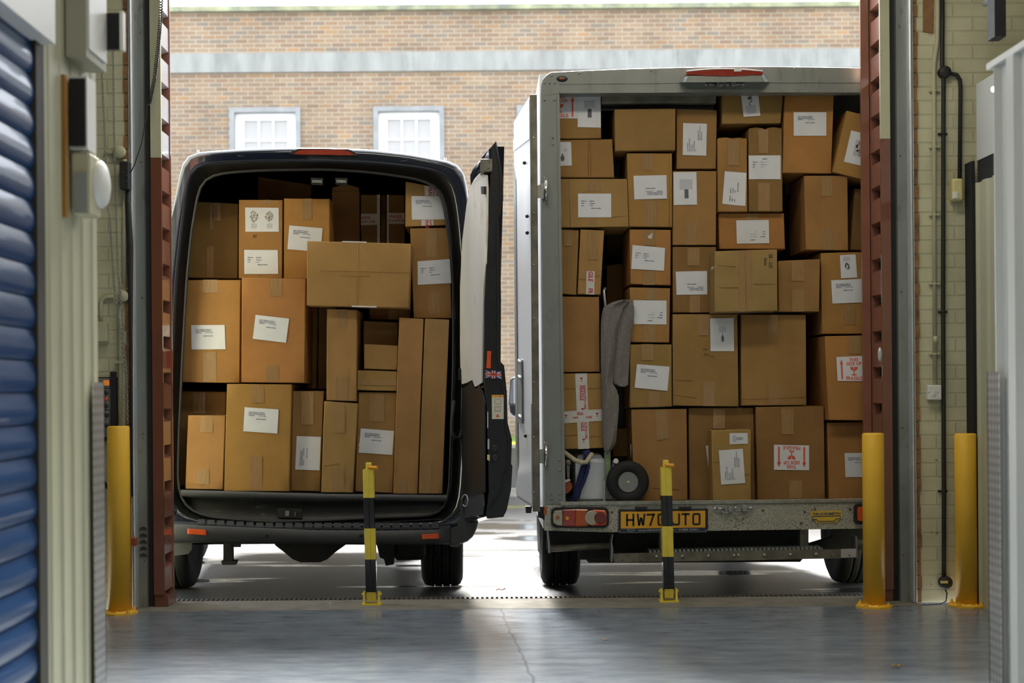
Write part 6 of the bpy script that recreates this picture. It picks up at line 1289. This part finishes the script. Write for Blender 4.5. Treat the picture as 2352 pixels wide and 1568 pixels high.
# ---- van, bottom row
V([(413, 897), (519, 899), (515, 1118), (412, 1116)], 9.14, .4, 'dark cardboard box set back at lower left of the van behind the smaller box', DK, tapes=[(443, 900, 472, 950)])
V([(431.4, 953), (517.6, 954), (512, 1125), (425, 1123)], 8.89, .22, 'smaller plain cardboard box in the bottom left corner of the van', LT, tapes=[(460, 958, 489, 993), (451, 1077, 480, 1113)], crease=[((428, 1108), (470, 1113))])
V([(521, 881), (670, 882), (664.5, 1129), (514, 1128)], 8.88, .5, 'big cardboard box on the van floor with a label in its upper half', OR, papers=[([(562, 934.7), (640, 940), (636.8, 995.4), (558.7, 990)], 'nett', 0)], tapes=[(580, 884, 606, 925), (574, 1048, 602, 1126)])
V([(672.5, 897), (743.5, 897), (735.5, 1129), (667, 1128)], 8.93, .45, 'brown cardboard box on the van floor with its label turned sideways', DK, papers=[([(681.5, 1001), (737, 1003), (734, 1080), (678, 1078)], 'nett2', 1)], tapes=[(692, 900, 720, 975)])
V([(744.7, 920.6), (821.7, 925.4), (811, 1132), (737, 1131)], 8.87, .5, 'narrow plain cardboard box on the van floor just left of the striped post', LT, tapes=[(765, 924, 792, 994), (763, 1075, 790, 1128)], crease=[((744, 1068), (780, 1064))])
V([(824, 899.5), (911, 900.5), (902, 1133), (815, 1129)], 8.91, .45, 'cardboard box on the van floor with a creased taped label, behind the striped post', MID, papers=[([(828.7, 983.5), (905, 989.4), (901, 1044.6), (824, 1039)], 'nett2', 0)], tapes=[(850, 903, 882, 968), (([(824, 1018), (850, 1016), (903, 1022), (902, 1030), (850, 1022), (824, 1024)]), 'tape_white')])
# ---- truck, left column
T([(1279, 213), (1380.7, 214.5), (1381.5, 318), (1280, 319)], 8.62, .45, 'cardboard box at the top left corner of the truck with this side up label', MID, papers=[([(1279.5, 214), (1326.5, 215.5), (1326.5, 272), (1279.5, 272)], 'up_cut', 0), ([(1326.8, 217), (1379.5, 217), (1380, 293), (1326.8, 292)], 'canister', 0)])
T([(1279, 321), (1407, 319), (1411.4, 408), (1282, 408)], 8.63, .45, 'cardboard box second from the top on the truck left side, vase picture at its edge', MID, papers=[([(1284, 326), (1311.6, 326), (1313.5, 380), (1284, 381)], 'vase', 0)], crease=[((1351, 322), (1351, 405)), ((1356, 322), (1357, 405))])
T([(1284, 410), (1441, 410), (1445, 521), (1286, 523)], 8.61, .45, 'wide cardboard box third from the top on the truck left side, label centred', LT, papers=[([(1327.5, 444.5), (1403.5, 444.5), (1404, 499), (1328, 499)], 'item', 0)], tapes=[(1349, 411, 1381, 440), (1352, 500, 1370, 521)], crease=[((1307, 412), (1310, 520)), ((1405, 498), (1443, 495))])
T([(1284, 525), (1330, 527), (1324, 677.5), (1288, 675)], 8.63, .45, 'narrow leaning cardboard box at the truck corner post beside the fragile strip box', MID, tapes=[(1295, 527, 1313, 565)])
T([(1333, 526), (1388, 528.5), (1380, 677.5), (1326, 676)], 8.62, .45, 'narrow leaning cardboard box with a short red lettered fragile strip', LT, tapes=[(1350, 530, 1372, 596), ([(1347, 622), (1366, 623), (1365, 676.5), (1346, 675.5)], 'tape_white', frag(19, 54, [('GILE', 5, 1, 10, 1), ('FR', 5, 40, 10, 1)]))], crease=[((1329, 640), (1346, 642)), ((1366, 634), (1383, 633))])
T([(1288, 680), (1376, 681), (1378.5, 854), (1290, 855)], 8.63, .45, 'plain brown cardboard box above the fragile taped box on the truck left side', MID)
T([(1292, 857), (1381, 856.5), (1387.5, 1029), (1297, 1032)], 8.62, .45, 'cardboard box crossed by white fragile tape above the white container', LT,
  tapes=[([(1321, 857.5), (1348, 857), (1354, 1030), (1328, 1031)], 'tape_white', frag(27, 173, [('glass', 14, 10, 7, 0), ('FRAGILE', 9, 28, 8, 1), ('HANDLE WITH CARE', 18, 27, 5, 1), ('glass', 14, 80, 7, 0), ('FRAGILE', 9, 98, 8, 1), ('HANDLE WITH CARE', 18, 95, 5, 1), ('glass', 14, 150, 7, 0)])), ([(1295.5, 944.7), (1384, 939), (1385, 966), (1296.5, 972)], 'tape_white', frag(89, 27, [('glass', 4, 8, 7, 0), ('FRA', 30, 11, 7, 0), ('HAN', 20, 18, 5, 0), ('CARE', 50, 19, 5, 0), ('glass', 76, 8, 7, 0)]))],
  crease=[((1295, 892), (1320, 892)), ((1350, 892), (1382, 890)), ((1297, 1000), (1327, 998)), ((1354, 1002), (1386, 1001))])
# ---- truck, second and third columns
T([(1411, 250), (1552, 248.5), (1551.5, 345), (1412, 347)], 8.60, .45, 'wide plain cardboard box near the top of the truck, beside the one with sideways text', MID)
T([(1554, 249), (1647, 252), (1645, 388), (1554, 388)], 8.64, .45, 'cardboard box near the top of the truck with an address label turned sideways', MID, papers=[([(1569, 282.5), (1623.7, 284), (1622, 357.6), (1568, 356)], 'addr', 1)])
T([(1396, 250), (1409, 250), (1409, 505), (1396, 505)], 9.5, .4, 'dark box deep in the gap beneath the wide plain box in the truck', DK)
T([(1439.6, 351), (1544, 351.5), (1544.4, 522), (1444, 520.6)], 8.62, .45, 'cardboard box in the truck with a label printed upside down, under the wide plain box', OR, papers=[([(1455, 403.6), (1530.7, 402), (1532, 456), (1457, 458)], 'nett', 2)], tapes=[(1473, 353, 1499, 390), (1480, 460, 1508, 520)], crease=[((1538, 352), (1538, 520))])
T([(1446, 526), (1541, 527), (1541, 655.5), (1447, 652.5)], 8.63, .45, 'cardboard box with a torn patch above its label, topmost of the three small ones', OR, papers=[([(1453, 562.5), (1527.5, 569), (1525, 621.7), (1450, 617.3)], 'item', 0)], tapes=[(1479, 527, 1505, 563), (1477, 622, 1504, 654), (([(1487, 543), (1497, 536), (1500, 532), (1497, 548), (1490, 547)]), 'tape_white')])
T([(1446, 659), (1539.7, 661), (1538, 787), (1449, 786)], 8.63, .45, 'cardboard box with an upside down label, middle one of the three small ones', OR, papers=[([(1454.7, 689), (1531, 690), (1531, 745), (1456, 744)], 'sample', 2)], tapes=[(1481, 661, 1508, 688), (1478, 746, 1505, 785)])
T([(1447, 790), (1542.7, 790.5), (1544, 934), (1446, 937)], 8.62, .45, 'cardboard box with a tilted label, lowest of the three small ones beside the blanket', MID, papers=[([(1463, 836), (1538, 841.7), (1533, 897.5), (1457.6, 890)], 'nett2', 0)], tapes=[(1473, 790, 1501, 827), (1489, 898, 1516, 934)])
T([(1545.5, 392), (1646, 392), (1645, 563), (1544.5, 563)], 8.63, .45, 'cardboard box in the truck with a lampshade pictured on its label', MID, papers=[([(1546.5, 395.5), (1599.5, 394.7), (1601, 470), (1547.7, 470.6)], 'shade', 0)], tapes=[(1576, 510, 1600, 562)])
T([(1545, 566), (1645, 566), (1645, 718), (1545, 718)], 8.64, .45, 'cardboard box with an upside down label tucked behind the jutting handwritten box', DK, papers=[([(1552, 623.5), (1624, 622), (1624.5, 676), (1554, 677)], 'nett2', 2)], tapes=[(1579, 569, 1607, 610), (1584, 678, 1608, 717)])
T([(1545, 721), (1694.5, 721), (1697, 934), (1545, 932)], 8.62, .5, 'large cardboard box with a table lamp pictured on its label and a scribble', MID, papers=[([(1631, 731), (1685, 730), (1686, 806), (1632, 806.4)], 'tablelamp', 0)], tapes=[(1603, 725, 1629, 770), (1615, 877, 1642, 932)], crease=[((1550, 872), (1590, 874)), ((1548, 906), (1600, 914))])
T([(1702, 721.5), (1851.5, 722), (1853, 931), (1702, 932)], 8.62, .5, 'large plain cardboard box in the truck, right of the table lamp box', MID, tapes=[(1762, 724, 1786, 768), (1764, 884, 1791, 928)], crease=[((1703, 917), (1850, 912))])
# ---- truck, upper right
T([(1656.6, 213), (1800, 213.5), (1794, 283.6), (1658, 285)], 8.63, .45, 'cardboard box under the truck roof with an upside down pendant lamp label', MID, papers=[([(1702, 217), (1741.6, 214.5), (1746.5, 265.5), (1708, 268.5)], 'pendant', 2)])
T([(1648, 318), (1716, 318), (1717, 486), (1648.5, 486)], 8.62, .45, 'narrow upright cardboard box with a sideways label, the left one of two', OR, papers=[([(1664.8, 393), (1714.5, 397), (1712, 473), (1659, 468)], 'item', 1)], tapes=[(1672, 320, 1698, 380), (1673, 470, 1698, 485)], flaps=[(.02, .48, .010), (.48, .98, .008)])
T([(1719, 296), (1796, 295), (1798, 486), (1719, 486)], 8.62, .45, 'narrow upright cardboard box with taped label across it, the right one of two', DK, papers=[([(1719.5, 357), (1793, 356.5), (1793, 411.4), (1720, 411.4)], 'sample', 0)], tapes=[(1742, 297, 1765, 352), (1741, 420, 1768, 484)], flaps=[(.02, .45, .012), (.55, .98, .012)])
T([(1802, 213.5), (1916, 213.5), (1909.7, 399), (1797, 397)], 8.62, .5, 'tall cardboard box under the truck roof with a stained white label', OR, papers=[([(1822.8, 257.5), (1898, 257.5), (1898, 311.6), (1823, 311.6)], 'nett2', 0)])
T([(1944.6, 253), (2036, 276), (2003, 418), (1911.5, 395)], 8.60, .45, 'leaning cardboard box with a flower picture label, half hidden by the brown door leaf', OR, papers=[([(1955, 299.5), (2010, 312), (1993, 384), (1938.5, 371.4)], 'flower', 0)])
T([(1650, 489), (1801, 489), (1804, 572), (1651, 572)], 8.66, .45, 'low wide cardboard box with an upside down label beneath the two narrow upright boxes', OR, papers=[([(1691, 505.8), (1765.7, 504.7), (1767, 558.4), (1692.5, 559.5)], 'sample', 2)], tapes=[(1713, 490, 1741, 504)])
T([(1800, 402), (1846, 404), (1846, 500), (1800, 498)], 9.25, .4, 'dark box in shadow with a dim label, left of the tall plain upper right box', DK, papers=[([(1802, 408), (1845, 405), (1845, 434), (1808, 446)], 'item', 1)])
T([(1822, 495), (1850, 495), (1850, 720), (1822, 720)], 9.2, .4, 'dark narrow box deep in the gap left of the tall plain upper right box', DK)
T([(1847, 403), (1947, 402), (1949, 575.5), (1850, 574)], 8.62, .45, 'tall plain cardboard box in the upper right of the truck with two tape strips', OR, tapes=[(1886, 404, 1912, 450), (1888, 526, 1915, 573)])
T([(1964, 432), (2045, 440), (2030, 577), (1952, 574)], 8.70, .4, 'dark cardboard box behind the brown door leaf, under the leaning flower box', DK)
# ---- truck, jutting boxes in the middle and the right column
HB = T([(1642, 576), (1785, 572), (1786.5, 714), (1640, 717.5)], 8.46, .175, 'jutting cardboard box with handwriting and wide glossy tape, centre of the truck', YL, tapes=[([(1697, 575), (1711, 574.5), (1713, 715), (1698, 716)], 'tape'), ([(1713, 574.5), (1725, 574), (1726, 714.5), (1715, 715)], 'tape')], crease=[((1650, 608), (1690, 612)), ((1652, 660), (1695, 660)), ((1730, 652), (1780, 652))])
T([(1788, 598.5), (1884, 594.5), (1882, 716), (1788, 716)], 8.58, .3, 'square cardboard box beside the handwritten jutting box, right of it', MID, tapes=[(1818, 599, 1846, 645), (1819, 664, 1847, 715)])
T([(1885.5, 580), (2000, 577), (2000, 767), (1887.5, 767)], 8.62, .5, 'cardboard box at the truck right side with a small dark ornament picture', OR, papers=[([(1929, 586), (1965, 584), (1969, 637), (1932, 639)], 'ornament', 0), ([(1909, 643.5), (1985, 640), (1986, 694), (1912, 697)], 'nett2', 0)], tapes=[(1940, 698, 1965, 745)])
T([(1856, 722), (1884, 722), (1886, 935), (1856, 935)], 9.2, .4, 'dark box deep in the gap right of the large plain box in the truck', DK, papers=[([(1857, 722), (1876, 722), (1876, 768), (1857, 768)], None, 0)])
T([(1894.5, 771), (2003, 769), (2004, 966), (1902, 965)], 8.55, .5, 'cardboard box with orange red this side up label at the truck right edge', OR, papers=[([(1921, 819.6), (2000, 816.5), (2001, 875), (1924, 874.5)], 'up', 0)], tapes=[(1949, 772, 1977, 812)])
# ---- truck, bottom row
T([(1900.5, 970), (2005, 968), (2005, 1146), (1903.6, 1147)], 8.62, .5, 'cardboard box on the truck deck at the right edge, behind the yellow bollard', OR, papers=[([(1940, 1040), (2000, 1040), (2002, 1095), (1942, 1095.5)], 'nett2', 0)])
T([(1736, 934), (1892.5, 931.5), (1896, 1147), (1739.5, 1148.5)], 8.62, .5, 'large cardboard box on the truck deck with an upside down fragile label', DK, papers=[([(1777.7, 1021), (1858.4, 1022.8), (1858.4, 1079.5), (1777.7, 1078.6)], 'up', 2)], tapes=[(1795, 938, 1823, 997), (1813, 1103, 1842, 1144)])
T([(1581.6, 935.5), (1731, 935), (1736, 1148), (1583, 1149)], 8.66, .5, 'large cardboard box on the truck deck behind the small box with two labels', DK, papers=[([(1621, 1023), (1640, 1023), (1641, 1078), (1628, 1078)], None, 0)], tapes=[(1638, 939, 1665, 984)])
T([(1634, 988.6), (1725, 985.5), (1725.7, 1149.5), (1636.7, 1151)], 8.50, .14, 'small cardboard box with two labels standing out at the front of the truck deck', LT, papers=[([(1675.7, 994.4), (1717, 994), (1718, 1018.6), (1676, 1020)], 'coil', 2), ([(1651, 1034), (1706, 1030), (1711.7, 1109), (1656.5, 1112.7)], 'addr', 1)], crease=[((1638, 1060), (1652, 1062)), ((1708, 1090), (1724, 1088))])
T([(1450, 939), (1577, 938), (1580, 1149), (1456, 1151)], 8.63, .5, 'large plain cardboard box on the truck deck behind the black wheel', MID, tapes=[(([(1505, 943), (1531, 943), (1536, 1006), (1509, 1012)]), 'tape')], crease=[((1500, 1120), (1560, 1124))])
T([(1407, 984), (1443, 983), (1443, 1048), (1409, 1049)], 8.95, .3, 'small dark cardboard box in the shadowed gap above the black wheel', DK)
T([(1393, 610), (1446, 600), (1446, 760), (1393, 760)], 9.15, .4, 'dark cardboard box in the gap above the grey blanket', DK)
T([(1393, 520), (1446, 520), (1446, 595), (1393, 600)], 9.4, .4, 'dark cardboard box deep in the gap above the grey blanket, higher of the two', DK)
# labels that wrap over edges, handwriting
def box_extra(o, mb, name, mt):
    e = mb.build(name, mt, o.location, o); return e
q = quadpts([(1642, 576), (1785, 572), (1786.5, 714), (1640, 717.5)], 8.46)
lx = q[0].x - .0012; m = MB(); m.prism([(lx, 8.50, P(1630, 611, 8.5).z), (lx, 8.60, P(1630, 614, 8.6).z), (lx + .004, 8.60, P(1630, 686, 8.6).z), (lx + .002, 8.50, P(1630, 688, 8.5).z)], (.002, 0, 0)); box_extra(HB, m, 'paper_label', M['paper'])
s = Sheet(143, 142); s.text('EB - 235', 124, 8, 8.5, rot=1, sx=.75); s.text('Shade', 113, 16, 6.5, rot=1, sx=.8); m = MB(); s.put(m, quadpts([(1642, 576), (1785, 576), (1785, 718), (1642, 718)], 8.4585), .0); box_extra(HB, m, 'handwriting', M['marker'])
for o in list(COL.objects):
    lb = o.get('label', '')
    if lb.startswith('large cardboard box with a table lamp'):
        s = Sheet(30, 22); s.text('299', 3, 7, 5, sx=.9); s.text('Shade', 5, 16, 4, sx=.9); s.line((6, 18.5), (28, 20), .6); m = MB(); s.put(m, quadpts([(1612, 798), (1642, 798), (1642, 820), (1612, 820)], 8.6185), .0); box_extra(o, m, 'handwriting', M['marker'])
    if lb.startswith('tall cardboard box with two potted'):
        s = Sheet(20, 14); s.text('87', 3, 10, 7, sx=.9); m = MB(); s.put(m, quadpts([(578, 536), (598, 536), (598, 550), (578, 550)], 9.0585), .0); box_extra(o, m, 'handwriting', M['marker'])
